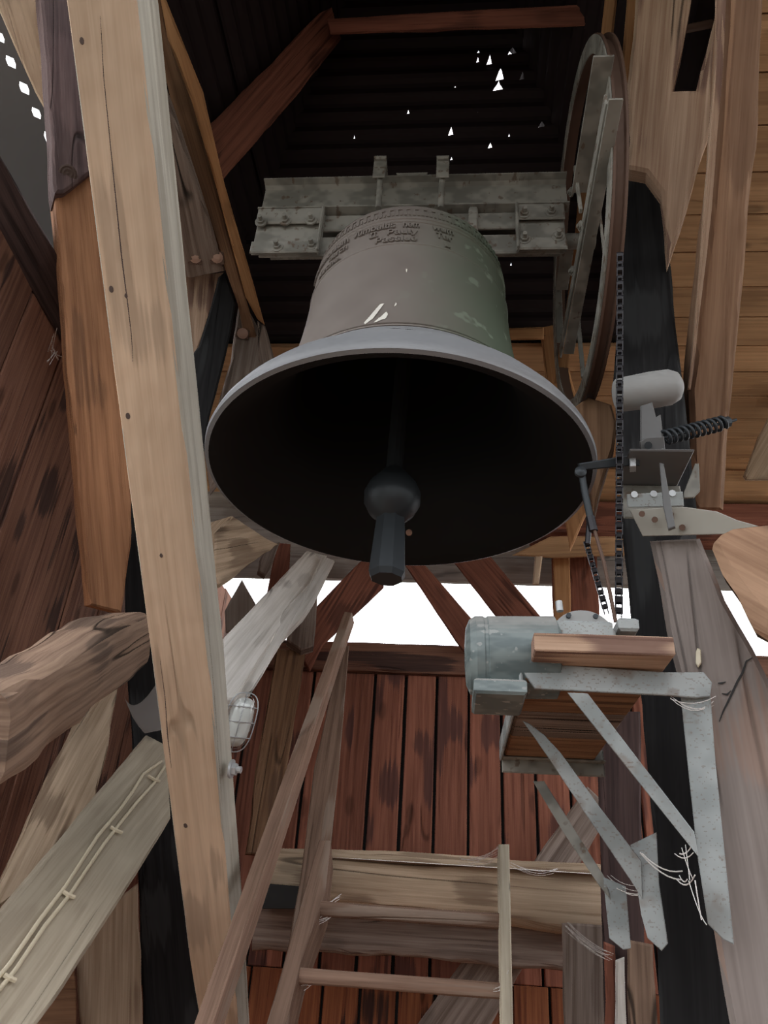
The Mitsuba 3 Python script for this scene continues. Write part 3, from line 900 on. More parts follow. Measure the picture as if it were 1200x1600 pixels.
for pts in ([(-30, 1560), (12, 1510), (60, 1440), (100, 1388), (150, 1310), (185, 1268), (205, 1240), (222, 1212), (250, 1192)], [(-20, 1570), (22, 1518), (66, 1452), (106, 1402), (160, 1322), (185, 1290), (212, 1256), (240, 1225), (258, 1196)]):
    obj("cable", tube(on_beam(pts), .0042, 8), "cable_cream", None, None, "cable", smooth=50)
tag("cable", "upper of the two cream cables clipped to the dusty square beam", "cable")
tag("cable_001", "lower of the two cream cables clipped to the dusty square beam", "cable")
for i, (px, py) in enumerate(((237, 1222), (178, 1303), (103, 1405), (10, 1536))):
    P = on_beam([(px - 9, py - 6), (px, py), (px + 9, py + 3)], .010)
    k = obj("cable_clip", trimesh.util.concatenate([tube(P, .0045, 6), tube([P[1], P[1] - nB * .004], .004, 6)]), "cable_cream", None,
            ["small cable clip nearest the pale brace", "second cable clip down from the pale brace", "third cable clip down from the pale brace", "lowest cable clip by the left edge"][i], "cable clip", "clips holding the cables on the dusty beam")
timber("lower_brace", [(112, 1135), (186, 1060), (166, 1180), (150, 1250), (100, 1340), (0, 1415), (-40, 1440), (-40, 1400), (0, 1370)], (10, 1380, 2.0), (150, 1120, 2.42), .06, "pale_log",
       "rough pale brace between the bent beam and the dusty square beam", wob=.010, cat="timber brace")
timber("leaning_plank", [(160, 1420), (215, 1380), (225, 1660), (130, 1660), (118, 1500)], (180, 1430, 2.7), (175, 1640, 2.75), .03, "pale_log", "wide grey-brown plank under the dusty square beam", wob=.008, cat="plank")
timber("leaning_plank", [(222, 1350), (262, 1310), (300, 1660), (232, 1660)], (245, 1350, 2.98), (265, 1640, 3.0), .03, "brown_oak", "wavy-edged brown plank beside the tar-black post at lower left", wob=.014, cat="plank")
timber("leaning_plank", [(-40, 1600), (60, 1570), (118, 1500), (122, 1660), (-40, 1680)], (30, 1600, 2.5), (100, 1600, 2.6), .03, "brown_oak", "brown plank in the lower left corner", wob=.006, cat="plank")

# frame timbers between the pale brace and the bell
timber("bell_frame_post", [(240, -40), (258, 150), (275, 190), (310, 290), (345, 400), (352, 425), (300, 436), (270, 430), (225, 100)], (255, 60, 1.0), (325, 415, 1.70), .10, "grey_oak", "cracked grey oak post with two bolts beside the pale brace", wob=.007, cat="timber post")


def square_bolt(px, py, y, parent, tilt=0.0, w=.022, h=.022):
    P = at(px, py, y)
    o = unit(EYE - P)
    e = unit(np.array([1.0, .05, tilt]) - o * (o @ [1.0, .05, tilt]))
    k = obj("bolt", hexbolt(P + o * .004, o, .0125, .012, .004), "bolt_rust", parent, "rusty bolt", smooth=30)
    obj("washer", prism(np.array([(-w, -h), (w, -h), (w, h), (-w, h)]), P, e, np.cross(o, e), o, .004, .001), "rust_brown", k, "dark square washer")


square_bolt(305, 402, 1.665, "bell_frame_post")
square_bolt(339, 402, 1.68, "bell_frame_post")
timber("frame_corbel", [(270, 430), (352, 424), (345, 440), (326, 498), (310, 545), (300, 640), (270, 640)], (320, 440, 1.80), (300, 640, 1.86), .08, "pink_oak", "pinkish lit timber end just under the two rusty bolts", wob=.004)
timber("black_brace", [(341, 432), (352, 424), (368, 474), (362, 516), (343, 592), (328, 650), (316, 720), (290, 720), (295, 560), (310, 540), (325, 494)], (352, 430, 1.77), (305, 700, 1.85), .02, "black_oak", "black brace running down behind the bell rim at left", wob=.003, cat="timber brace")  # dark band drawn as its own near-black timber
timber("bolted_stud", [(374, 475), (388, 480), (430, 560), (420, 640), (330, 760), (322, 690), (345, 620), (362, 560)], (385, 490, 1.93), (350, 690, 1.98), .08, "grey_oak", "grey split timber with one square-headed bolt, left of the bell lip", wob=.006, cat="timber post")
square_bolt(379, 521, 1.925, "bolted_stud", -.3, .022, .016)
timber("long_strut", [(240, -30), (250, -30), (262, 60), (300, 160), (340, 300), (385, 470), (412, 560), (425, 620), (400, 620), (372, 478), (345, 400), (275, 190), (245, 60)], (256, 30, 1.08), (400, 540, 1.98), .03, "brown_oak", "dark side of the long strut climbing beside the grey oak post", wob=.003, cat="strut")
timber("lit_strut_face", [(246, -30), (252, -20), (282, 55), (318, 145), (350, 285), (384, 400), (414, 510), (402, 500), (384, 466), (340, 300), (300, 160), (262, 60)], (262, 20, 1.035), (400, 490, 1.88), .02, "orange_lath", "narrow orange-brown strip painting the lit face of the long strut, ending over the headstock's left", wob=.002, cat="strut")  # lit face of the long strut: light put into the orange colour
timber("strut_foot", [(402, 500), (414, 508), (432, 570), (420, 590), (404, 560)], (408, 505, 1.92), (420, 575, 1.97), .03, "grey_oak", "grey scarfed foot of the long strut at the bell lip", wob=.002, cat="strut")
timber("hip_strut", [(318, 205), (425, 97), (500, 20), (520, 10), (535, 60), (450, 165), (355, 272), (341, 290)], (335, 245, 1.5), (520, 35, 1.5), .09, "red_oak", "reddish diagonal roof strut at upper left under the dark roof", wob=.006, cat="roof strut")
timber("collar_beam", [(510, 30), (720, 17), (945, 5), (1120, -5), (1120, 32), (945, 40), (720, 48), (516, 54)], (515, 42, 1.44), (1110, 20, 1.34), .09, "red_oak", "red-brown collar beam across the top of the roof", wob=.005, cat="roof beam")
timber("roof_lath", [(948, -30), (967, -30), (964, 0), (948, 130), (922, 290), (908, 420), (886, 600), (866, 600), (890, 440), (905, 300), (930, 130)], (957, 0, 1.16), (880, 580, 2.0), .02, "orange_lath", "thin orange lath seen through the bell wheel", wob=.002, cat="lath")
timber("roof_lath", [(982, -30), (1010, -30), (1004, 60), (985, 200), (966, 130), (972, 90)], (992, 0, 1.12), (980, 150, 1.3), .02, "orange_lath", "wider orange lath between the wheel top and the forked oak brace", wob=.002, cat="lath")

# ================================================================== RIGHT-HAND TIMBERS
timber("forked_oak_brace", [(998, -60), (1090, -60), (1080, 0), (1066, 70), (1051, 140), (1088, 140), (1104, 75), (1122, 0), (1130, -60), (1150, -60), (1135, 0), (1118, 180), (1096, 240), (1075, 320), (1058, 370), (1043, 412), (1040, 350), (1034, 300), (1010, 268), (978, 262), (984, 220), (978, 140), (990, 60)],
       (1060, 0, 1.0), (1030, 330, 1.28), .10, "pink_oak", "pale forked oak brace with a deep slot at upper right", wob=.005, bevel=.008, cat="timber brace")
obj("peg", cyl(at(1068, 46, 1.08), at(1112, 37, 1.08), .010, 10), "rust_brown", None, "small reddish peg across the slot of the forked brace", "peg", smooth=40)
timber("right_oak_post", [(1135, -60), (1202, -60), (1195, 0), (1184, 230), (1172, 330), (1162, 450), (1150, 560), (1138, 690), (1132, 800), (1086, 800), (1080, 700), (1078, 610), (1090, 500), (1112, 330), (1122, 200), (1135, 0)], (1165, 0, .86), (1108, 780, 1.74), .09, "warm_oak",
       "tall hewn oak post in front of the boarded ceiling at right", wob=.005, bevel=.012, cat="timber post", turn=-16)
timber("split_edge", [(1118, -40), (1138, -40), (1134, 20), (1122, 200), (1112, 330), (1092, 500), (1080, 610), (1074, 610), (1085, 500), (1098, 330), (1108, 200), (1118, 40)], (1128, 0, .85), (1080, 600, 1.48), .02, "pink_oak", "pale split left edge", wob=.003, cat=None, parent="right_oak_post")
timber("black_frame_post", [(968, 250), (1010, 258), (1036, 296), (1046, 400), (1052, 470), (1062, 560), (1076, 680), (1090, 800), (1050, 860), (1095, 1100), (1160, 1660), (1034, 1660), (1021, 1300), (1003, 1100), (985, 960), (974, 850), (962, 640), (958, 600), (970, 420)], (1005, 280, 1.40), (1075, 1600, 1.56), .24, "black_oak",
       "black greasy frame post behind the drive chain", wob=.004, bevel=.006, cat="timber post")
timber("grey_frame_post", [(1015, 842), (1092, 838), (1112, 885), (1132, 935), (1176, 1010), (1215, 1090), (1260, 1200), (1260, 1680), (1150, 1680), (1140, 1600), (1112, 1440), (1097, 1330), (1085, 1200), (1065, 1080), (1040, 985), (1027, 900)], (1060, 860, 1.24), (1180, 1560, 1.22), .14, "dust_oak",
       "massive grey dusty frame post at the right edge under the hammer plate", wob=.003, bevel=.008, cat="timber post")
GP = at(1060, 860, 1.24), at(1180, 1560, 1.22)
dG, sG, nG = plane_axes(*GP)


def sliver(pts, o, n, width):
    """A drying crack: a thin dark strip lying along pts on the face through o."""
    w_ = outline(pts, o, n) - n * .002
    t_ = np.gradient(w_, axis=0)
    s_ = np.cross(t_, n)
    s_ /= np.linalg.norm(s_, axis=1, keepdims=True)
    m_ = len(w_)
    wd_ = (width * (.35 + .65 * np.sin(np.linspace(.1, math.pi - .1, m_))))[:, None]
    q_ = np.arange(m_ - 1)
    return trimesh.Trimesh(np.vstack([w_ + s_ * wd_, w_ - s_ * wd_]), np.vstack([np.stack([q_, q_ + 1, q_ + 1 + m_], 1), np.stack([q_, q_ + 1 + m_, q_ + m_], 1)]), process=False)


for pts in ([(1176, 1028), (1166, 1034), (1160, 1052), (1152, 1066), (1140, 1092), (1130, 1112), (1124, 1128)], [(1128, 1084), (1136, 1086), (1142, 1080)], [(1122, 1068), (1128, 1068), (1134, 1066)]):
    obj("crack", sliver(pts, GP[0], nG, .0016), "dull_black", "grey_frame_post", "dark branching crack")
plate("wood_chip", [(1087, 1018), (1090, 1012), (1095, 1015), (1096, 1035), (1091, 1042), (1087, 1036)], (1090, 1015, 1.225), (1091, 1040, 1.225), .006, "cable_cream", None, "pale splinter sticking out of the grey frame post", "wood chip")
timber("round_end_beam", [(1100, 858), (1104, 842), (1120, 825), (1142, 814), (1200, 808), (1260, 804), (1260, 1045), (1205, 1005), (1165, 985), (1140, 935), (1118, 900)], (1110, 860, 1.15), (1240, 930, 1.05), .16, "warm_oak", "thick reddish beam with rounded end at the right edge", big=.03, wob=.006)
timber("ceiling_strut", [(1167, 748), (1163, 742), (1185, 680), (1200, 655), (1260, 560), (1260, 740), (1205, 748)], (1170, 740, 2.6), (1230, 640, 2.45), .08, "pale_log", "short pale strut under the boarded ceiling at the right edge", cat="strut")
obj("ceiling_joist", board(.55, 1.9, 2.98, 3.14, 3.46, 3.59, "tan_board", "x", .006, .003), "wood", None, "long tan joist under the far end of the boarded ceiling", "joist")
obj("ceiling_joist", board(.35, 1.9, 3.02, 3.17, 3.28, 3.44, "red_oak", "x", .006, .003), "wood", None, "dark red-brown beam just below the tan joist at right", "joist")

# timbers seen between the bell and the wheel
timber("well_rail", [(788, 513), (850, 511), (850, 531), (792, 532)], (790, 522, 2.10), (850, 521, 2.10), .06, "orange_lath", "short orange rail right of the bell waist", cat="rail", wob=.001)
timber("well_post", [(843, 510), (872, 505), (905, 640), (935, 760), (890, 860), (868, 720)], (858, 515, 2.12), (900, 800, 2.35), .05, "orange_lath", "orange-brown board standing behind the bell wheel foot", cat="timber post", wob=.004)
timber("curved_knee_brace", [(892, 640), (920, 620), (956, 632), (964, 660), (958, 700), (940, 760), (928, 805), (918, 770), (905, 700)], (925, 640, 1.64), (925, 790, 1.68), .06, "brown_oak", "short curved brown brace between bell rim and drive chain", wob=.005, cat="timber brace")
timber("eave_post", [(860, 838), (900, 790), (930, 800), (940, 1060), (868, 1060)], (890, 820, 3.05), (900, 950, 3.06), .10, "red_oak", "red-brown post above the motor in the bright opening", wob=.003, cat="timber post")
timber("cleat", [(864, 846), (890, 846), (893, 1000), (866, 1000)], (877, 850, 3.02), (880, 950, 3.03), .03, "orange_lath", "tan cleat", wob=.002, cat=None, parent="eave_post")
timber("eave_plate", [(800, 868), (860, 838), (985, 838), (985, 868), (865, 872)], (820, 860, 2.95), (980, 852, 2.9), .08, "tan_board", "tan plate along the top of the bright opening at right", wob=.003)
timber("eave_peg", [(836, 868), (848, 868), (842, 912), (832, 912)], (842, 870, 2.9), (837, 910, 2.9), .02, "new_pine", "little pale wedge hanging under the tan plate", cat="wedge", wob=.001)

# ================================================================== BACK TIMBERS
timber("opening_brace", [(565, 875), (600, 880), (600, 918), (505, 1008), (484, 1050), (472, 1030), (485, 957)], (580, 890, 3.02), (490, 1030, 3.08), .07, "red_oak", "reddish brace in the bright opening, left of the clapper tail", wob=.003, cat="timber brace")
timber("opening_brace", [(630, 880), (662, 880), (738, 968), (742, 1015), (722, 1016)], (648, 885, 3.02), (730, 1000, 3.08), .07, "red_oak", "reddish brace in the bright opening, just right of the clapper tail", wob=.003, cat="timber brace")
timber("opening_brace", [(708, 878), (765, 868), (848, 968), (778, 968)], (735, 875, 2.98), (812, 965, 3.04), .07, "red_oak", "reddish brace in the bright opening, ending behind the motor", wob=.003, cat="timber brace")
timber("sun_painted_beam", [(353, 993), (480, 860), (512, 868), (497, 907), (453, 958), (410, 1025), (370, 1092), (345, 1092)], (360, 1040, 2.15), (492, 880, 3.0), .05, "white_beam", "whitish beam with daylight painted into its colour below the left of the bell", wob=.002, skew=(.0, 0, 0))  # very white wood stands in for sunlight on the beam
timber("sun_painted_beam_lower", [(362, 1092), (400, 1020), (443, 953), (487, 907), (505, 868), (524, 876), (490, 945), (455, 980), (395, 1080), (378, 1096)], (380, 1085, 2.16), (512, 875, 3.02), .09, "white_beam", "timber for the lower face of the whitish beam, daylight put into its white", wob=.002)
timber("rear_tie_beam", [(338, 832), (365, 806), (420, 842), (436, 850), (405, 872), (345, 918), (335, 900)], (340, 870, 2.25), (420, 850, 2.6), .12, "pale_log", "brown-grey beam end below the bell rim at left", wob=.006)
timber("notched_hanger", [(430, 848), (438, 846), (425, 885), (415, 900), (404, 892), (408, 870)], (430, 850, 2.8), (412, 895, 2.8), .05, "grey_oak", "small rounded grey timber end hanging left of the whitish beam", wob=.004)
timber("eave_stud", [(432, 848), (454, 850), (452, 905), (428, 935), (418, 925)], (445, 850, 3.0), (430, 920, 3.05), .05, "red_oak", "narrow reddish stud behind the whitish beam", wob=.003, cat="timber post")
timber("side_plank", [(352, 955), (378, 905), (405, 955), (372, 985), (352, 990)], (370, 915, 2.75), (370, 975, 2.8), .03, "eave_board", "grey plank end behind the whitish beam", cat="plank")
timber("dusty_block", [(452, 960), (490, 930), (498, 905), (490, 1010), (470, 1016), (448, 1000)], (480, 930, 2.95), (470, 1010, 2.95), .08, "grey_oak", "dusty block under the end of the whitish beam", wob=.006, cat="block")
timber("bent_stud", [(432, 1012), (478, 1018), (465, 1100), (445, 1220), (420, 1335), (384, 1335), (400, 1200), (418, 1100)], (455, 1020, 3.0), (402, 1330, 3.02), .06, "brown_oak", "bent brown stud against the rear wall left of the ladder", wob=.006, cat="timber post")
log("log_crossbeam", [at(410, 1368, 2.62), at(540, 1372, 2.68), at(700, 1384, 2.70), at(860, 1402, 2.70), at(985, 1412, 2.68)], [.17, .17, .17, .18, .19], [.155, .17, .18, .195, .20], "pale_log", "pale rounded log crossing behind the ladder", seed=5, wob=.010, c=.38)
plate("black_notch", [(412, 1380), (470, 1385), (500, 1378), (498, 1420), (410, 1420)], (412, 1400, 2.52), (498, 1400, 2.52), .06, "dull_black", None, "black notch at the left end of the pale log", "timber notch")  # black slab set over the broken left end of the log
log("rough_crossbeam", [at(400, 1450, 2.85), at(560, 1455, 2.88), at(730, 1466, 2.88), at(890, 1482, 2.86)], [.12, .12, .12, .12], [.12, .13, .14, .12], "grey_oak", "rough crumbling beam just below the pale log", seed=8, wob=.022, c=.2)
timber("wall_brace", [(918, 1228), (940, 1250), (940, 1290), (735, 1660), (610, 1660)], (925, 1260, 2.95), (670, 1640, 2.98), .05, "grey_oak", "grey diagonal brace behind the pale log", wob=.003, cat="timber brace")
timber("wall_stud", [(878, 1442), (948, 1446), (944, 1660), (882, 1660)], (912, 1450, 2.5), (912, 1640, 2.5), .06, "grey_oak", "grey-brown stud right of the ladder below the pale log", cat="timber post")
timber("wall_stud", [(932, 1110), (1000, 1110), (1010, 1660), (946, 1660)], (968, 1240, 2.3), (978, 1640, 2.3), .08, "dark_oak", "dark brown stud behind the motor bracket's lower ends", cat="timber post")
timber("wall_stud", [(944, 1470), (961, 1476), (964, 1660), (946, 1660)], (953, 1480, 2.24), (955, 1640, 2.24), .03, "red_oak", "narrow red batten left of the whitish batten", cat="batten")
timber("wall_stud", [(978, 1470), (1018, 1476), (1030, 1660), (982, 1660)], (998, 1480, 2.2), (1004, 1640, 2.2), .04, "hewn_brown", "brown batten between the whitish batten and the black frame post", cat="batten")
timber("wall_stud", [(962, 1500), (976, 1495), (982, 1660), (962, 1660)], (969, 1500, 2.2), (972, 1640, 2.2), .03, "white_beam", "thin whitish batten on the dark brown stud", cat="batten")

# ================================================================== LADDERS
def stringer(name, poly, A, B, t, parent, wood="ladder_wood", label=None, skew=(0, 0, 0), turn=0.0):
    mesh, (d, s, n) = slab_mesh(poly, A, B, t, None, .003, .001, .08, skew, None, turn)
    return obj(name, grain(mesh, wood, d, s, n), "wood", parent, label)


lad = thing("upper_ladder", "narrow wooden ladder rails leaning against the plate of the rear wall", "ladder")
stringer("rail", [(538, 955), (550, 957), (528, 1020), (468, 1200), (331, 1600), (310, 1660), (285, 1660), (302, 1600), (447, 1200)], (545, 957, 2.85), (318, 1600, 1.62), .05, lad, turn=28)
stringer("rail", [(533, 1012), (546, 1008), (530, 1200), (514, 1350), (490, 1480), (450, 1480), (470, 1370), (491, 1200)], (540, 1012, 2.98), (470, 1470, 2.35), .03, lad)
lad2 = thing("lower_ladder", "dusty wooden ladder with two rungs standing in front of the pale log", "ladder")
stringer("left_stringer", [(498, 1312), (517, 1312), (508, 1395), (470, 1500), (432, 1660), (398, 1660), (416, 1600)], (506, 1315, 2.2), (415, 1640, 1.75), .10, lad2, skew=(.03, .0, 0))
stringer("right_stringer", [(779, 1318), (796, 1318), (803, 1660), (785, 1660)], (787, 1320, 2.2), (793, 1640, 1.78), .06, lad2, "dusty_beam", skew=(-.005, 0, 0))
for a, b, r in (((484, 1419, 2.06), (786, 1440, 2.07), .017), ((462, 1524, 1.92), (790, 1549, 1.94), .015)):
    P, Q = at(*a), at(*b)
    k = [P, P * .75 + Q * .25, (P + Q) / 2, P * .25 + Q * .75, Q]
    mesh, Qs, _ = log_mesh(k, [r * 2] * 5, [r * 2] * 5, .42, .0015, 2)
    obj("rung", grain(mesh, "ladder_wood", unit(Q - P), np.array([0, 1.0, 0]), np.array([0, 0, 1.0]), 60), "wood", lad2)

# ================================================================== MOTOR AND BRACKET
YM = 1.16
br = thing("motor_bracket", "grey steel angle bracket with diagonal struts carrying the bell motor", "bracket")
plate("front_angle", [(815, 1046), (832, 1036), (1040, 1050), (1100, 1050), (1113, 1066), (1110, 1088), (1088, 1090), (1040, 1086), (836, 1076)], (820, 1055, YM), (1100, 1070, YM), .006, "grey_paint", br, "front angle iron", N=[0, 1, 0])
ztab = at(915, 1062, YM)[2]
yk = atz(900, 1188, ztab - .004)[1]
ya = np.linspace(YM + .006, yk, 4)
xa, xb = at(822, 1075, YM)[0], at(1040, 1085, YM)[0]
for i in range(3):
    obj("shelf_board", board(xa, xb - .02, ya[i], ya[i + 1] - .003, ztab - .004, ztab + .02, "brown_oak" if i != 1 else "grey_oak", "x"), "wood", br, "brown shelf board seen from below")
obj("back_angle", trimesh.util.concatenate([box(xa - .005, xb, yk, yk + .006, ztab - .035, ztab + .02), box(xa - .005, xb, yk - .02, yk, ztab - .01, ztab - .005)]), "old_steel", br, smooth=25)
obj("side_angle", box(xa - .010, xa - .004, YM, yk, ztab - .012, ztab + .03), "grey_paint", br, smooth=25)
plate("diagonal_strut", [(886, 1082), (918, 1083), (1000, 1190), (1085, 1300), (1092, 1340), (1072, 1315), (960, 1175)], (900, 1085, YM - .002), (1085, 1325, 1.17), .006, "grey_paint", br, "front diagonal strut", skew=(0, 0, 0))
plate("upright_flat", [(1063, 1084), (1110, 1084), (1118, 1190), (1130, 1310), (1147, 1476), (1130, 1468), (1106, 1444), (1090, 1340), (1076, 1210)], (1085, 1090, 1.175), (1125, 1470, 1.19), .006, "grey_paint", br, "front upright flat bar")
plate("diagonal_strut", [(816, 1126), (826, 1130), (850, 1148), (876, 1176), (940, 1265), (1002, 1345), (1004, 1405), (985, 1375), (915, 1272), (858, 1186), (836, 1154)], (825, 1132, 1.28), (1000, 1375, 1.34), .006, "grey_paint", br, "middle diagonal strut")
plate("upright_flat", [(985, 1320), (1026, 1300), (1030, 1380), (1044, 1474), (1034, 1486), (1012, 1466), (1002, 1430)], (1005, 1320, 1.345), (1030, 1475, 1.35), .006, "grey_paint", br, "middle upright flat bar")
plate("diagonal_strut", [(832, 1220), (850, 1220), (900, 1300), (946, 1372), (952, 1402), (935, 1382), (880, 1300)], (840, 1222, yk), (945, 1390, 1.46), .006, "old_steel", br, "rear diagonal strut")
plate("upright_flat", [(942, 1370), (978, 1385), (986, 1482), (974, 1484), (952, 1466)], (955, 1380, 1.46), (975, 1475, 1.46), .006, "grey_paint", br, "rear upright flat bar")
obj("packing_timber", board(at(832, 1000, 1.12)[0], at(1046, 1000, 1.12)[0], 1.10, 1.18, at(940, 1020, 1.10)[2], at(940, 991, 1.10)[2], "pink_oak", "x", .002, .001), "wood", None, "sawn red-brown wood block between the motor and its bracket", "wood block")

mo = thing("bell_motor", "grey-green electric motor on the bracket under the bell", "motor")
MY = 1.21
p, q = at(726, 1026, MY), at(866, 1014, MY)
q[2] = p[2] + .004
ax = unit(q - p)
R_ = .066
obj("housing", lathe([(0.0, .02), (.002, .046), (.008, .060), (.018, R_), (.03, R_), (.032, R_ - .002), (.036, R_ - .002), (.038, R_), (np.linalg.norm(q - p), R_), (np.linalg.norm(q - p) + .01, R_ - .02)], p, ax, 48), "motor_paint", mo, smooth=30)
obj("foot_plate", box(at(740, 1060, MY - .05)[0], at(822, 1060, MY - .05)[0], MY - .06, MY + .06, p[2] - R_ - .012, p[2] - R_ + .012), "motor_paint", mo, smooth=25)
G = at(912, 1000, 1.185)
obj("gear_disc", lathe([(0, .03), (.001, .052), (.012, .052), (.014, .045)], G, unit([.05, 1, 0]), 40).slice_plane(G - [0, 0, .006], [0, 0, 1]), "hammer_grey", mo, "round grey gear cover", smooth=30)
obj("gear_hub", cyl(G - [0, .012, 0], G + [0, .002, 0], .011, 12), "zinc", mo, smooth=30)
obj("gearbox", box(at(860, 1000, 1.19)[0], at(955, 1000, 1.19)[0], 1.17, 1.26, G[2] - .03, G[2] + .028), "grey_paint", mo, smooth=25)
for a in (35, 62, 118, 150):
    c = G + np.array([math.cos(math.radians(a)) * .046, 0, math.sin(math.radians(a)) * .046])
    obj("screw", cyl(c - [0, .004, 0], c + [0, .002, 0], .0042, 8), "dark_iron", mo)
obj("terminal_stub", cyl(at(875, 955, 1.19), at(873, 940, 1.19), .006, 10), "zinc", mo, smooth=40)
obj("clamp_block", box(at(962, 980, 1.2)[0], at(994, 980, 1.2)[0], 1.18, 1.22, at(975, 992, 1.2)[2], at(975, 972, 1.2)[2]), "grey_paint", mo, smooth=25)

# ================================================================== HAMMER
ha = thing("strike_hammer", "grey iron strike hammer with spring and bracket on top of the grey frame post", "hammer")
YH = 1.20
p, q = at(962, 618, YH + .03), at(1066, 602, YH + .03)
Lh = np.linalg.norm(q - p)
obj("hammer_head", lathe([(0, .02), (.002, .030), (.006, .0335), (Lh * .55, .037), (Lh * .8, .036), (Lh * .92, .029), (Lh * .98, .016), (Lh, .004)], p, q - p, 32), "hammer_grey", ha, "thick rounded grey hammer head", smooth=50)
plate("lever", [(1000, 633), (1019, 627), (1025, 650), (1032, 646), (1039, 700), (1039, 712), (1003, 715), (1000, 690)], (1015, 635, YH), (1020, 710, YH), .03, "lamp_base", ha, "upright lever block", bevel=.003)
plate("pivot_ear", [(1000, 690), (1010, 684), (1038, 682), (1040, 705), (1012, 710), (1003, 704)], (1005, 696, YH - .008), (1038, 695, YH - .008), .008, "lamp_base", ha)
obj("pivot_pin", cyl(at(1013, 696, YH - .016), at(1013, 696, YH), .007, 10), "dark_iron", ha, smooth=40)
p, q = at(1038, 684, YH), at(1130, 661, YH + .02)
Ls, turns = np.linalg.norm(q - p), 10.5
dd = unit(q - p)
u = unit(np.cross(dd, [0, 1.0, 0]))
w = np.cross(dd, u)
tt = np.linspace(0, 1, int(turns * 16))
hel = p + tt[:, None] * dd * Ls + (np.cos(tt * turns * 2 * math.pi)[:, None] * u + np.sin(tt * turns * 2 * math.pi)[:, None] * w) * .0125
obj("spring", tube(hel, .0032, 6), "dark_iron", ha, "dark coil spring", smooth=60)
obj("spring_rod", trimesh.util.concatenate([tube([p - dd * .01, (p + q) / 2, q + dd * .03], .0028, 8), cyl(q, q + dd * .012, .011, 8)]), "dark_iron", ha, smooth=40)
plate("strike_arm", [(905, 724), (985, 711), (1000, 713), (1000, 728), (985, 728), (908, 735)], (910, 729, YH), (990, 720, YH), .016, "dark_iron", ha, "arm reaching to the bell rim", bevel=.002)
plate("arm_nut", [(983, 711), (993, 710), (994, 728), (984, 729)], (988, 712, YH - .006), (988, 728, YH - .006), .02, "zinc", ha)
zs = at(1035, 719, YH)[2]
xs0, xs1 = at(986, 719, YH - .03)[0], at(1088, 719, YH - .03)[0]
obj("bracket_top", box(xs0, xs1, YH - .03, YH + .09, zs, zs + .005), "lamp_base", ha, "top plate of the hammer bracket", smooth=25)
obj("bracket_back", box(xs0 + .005, xs1 + .004, YH + .084, YH + .09, zs - .075, zs), "old_steel", ha, smooth=25)
plate("gusset", [(1030, 722), (1037, 724), (1055, 822), (1044, 826), (1036, 790)], (1034, 724, YH - .01), (1048, 822, YH - .035), .008, "lamp_base", ha, "narrow gusset")
plate("end_gusset", [(1068, 770), (1086, 724), (1092, 724), (1094, 766), (1084, 777), (1068, 778)], (1085, 730, YH + .02), (1080, 775, YH + .03), .006, "old_steel", ha)
fl = plate("bolted_flange", [(980, 772), (1067, 768), (1069, 791), (981, 793)], (985, 782, YH + .03), (1067, 780, YH + .03), .006, "grey_paint", ha, "pale bolted flange")
for px, py in ((990, 774), (1020, 773), (1049, 772)):
    P = at(px, py, YH + .03)
    obj("bolt", cyl(P - [0, .007, .002], P + [0, .002, 0], .0065, 8), "zinc", fl, smooth=40)
zb = at(1060, 800, YH)[2]
bp = plate("base_plate", [(983, 796), (1070, 792), (1120, 799), (1150, 812), (1185, 822), (1160, 834), (1004, 838)], (990, 800, YH + .02), (1120, 820, YH - .02), .012, "plate_grey", ha, "wide steel base plate")
for px, py in ((1003, 803), (1023, 812), (1048, 804), (1066, 824), (1103, 801), (1108, 811)):
    d_ = unit(at(1120, 820, YH - .02) - at(990, 800, YH + .02))
    P = EYE + (at(px, py, YH) - EYE) * .996
    obj("bolt", cyl(P, P + unit(P - EYE) * .012, .0055, 8), "rust_brown", bp, smooth=40)
# pull rod from the strike arm to the motor
ro = thing("pull_rod", "thin greasy pull rod hanging from the hammer arm to the motor", "rod")
obj("upper_rod", tube([at(908, 735, YH + .005), at(914, 770, YH + .01), at(923, 812, YH + .02)], .0065, 10), "dark_iron", ro, smooth=40)
obj("eye", lathe([(-.006, .006), (-.002, .011), (.004, .011), (.008, .005)], at(907, 738, YH), unit([0, -1, 0]), 12), "dark_iron", ro, smooth=40)
obj("coupling", cyl(at(922, 808, YH + .02), at(927, 830, YH + .022), .0085, 8), "chain_iron", ro)
obj("lower_rod", tube([at(925, 815, YH + .02), at(944, 880, YH + .02), at(962, 972, YH + .03)], .0032, 8), "rust_brown", ro, smooth=40)
obj("lower_rod", tube([at(921, 815, YH + .022), at(918, 850, YH + .03)], .005, 8), "chain_iron", ro, smooth=40)

# ================================================================== BULKHEAD LAMP
la = thing("bulkhead_lamp", "oval glass bulkhead lamp with wire guard beside the pale brace", "lamp")
P = at(374, 1128, 2.06)
look = unit(P - EYE)
right = unit(np.cross(look, [0, 0, 1.0]))
upv = np.cross(right, look)
upv = unit(upv + right * .12)


def oval(rx, rz, depth, k=28, rows=6):
    V, F = [], []
    for i in range(rows + 1):
        f = i / rows
        c, s = math.cos(f * math.pi / 2), math.sin(f * math.pi / 2)
        for j in range(k):
            t = 2 * math.pi * j / k
            sx, sz = np.sign(math.cos(t)) * abs(math.cos(t)) ** .7, np.sign(math.sin(t)) * abs(math.sin(t)) ** .7
            V.append(right * sx * rx * (c * .5 + .5 * (c > 0) if i < rows else .02) + upv * sz * rz * (c * .45 + .55 if i < rows else .02) - look * depth * s)
    for i in range(rows):
        for j in range(k):
            a, b, c_, d_ = i * k + j, i * k + (j + 1) % k, (i + 1) * k + (j + 1) % k, (i + 1) * k + j
            F += [[a, b, c_], [a, c_, d_]]
    return np.array(V), np.array(F)


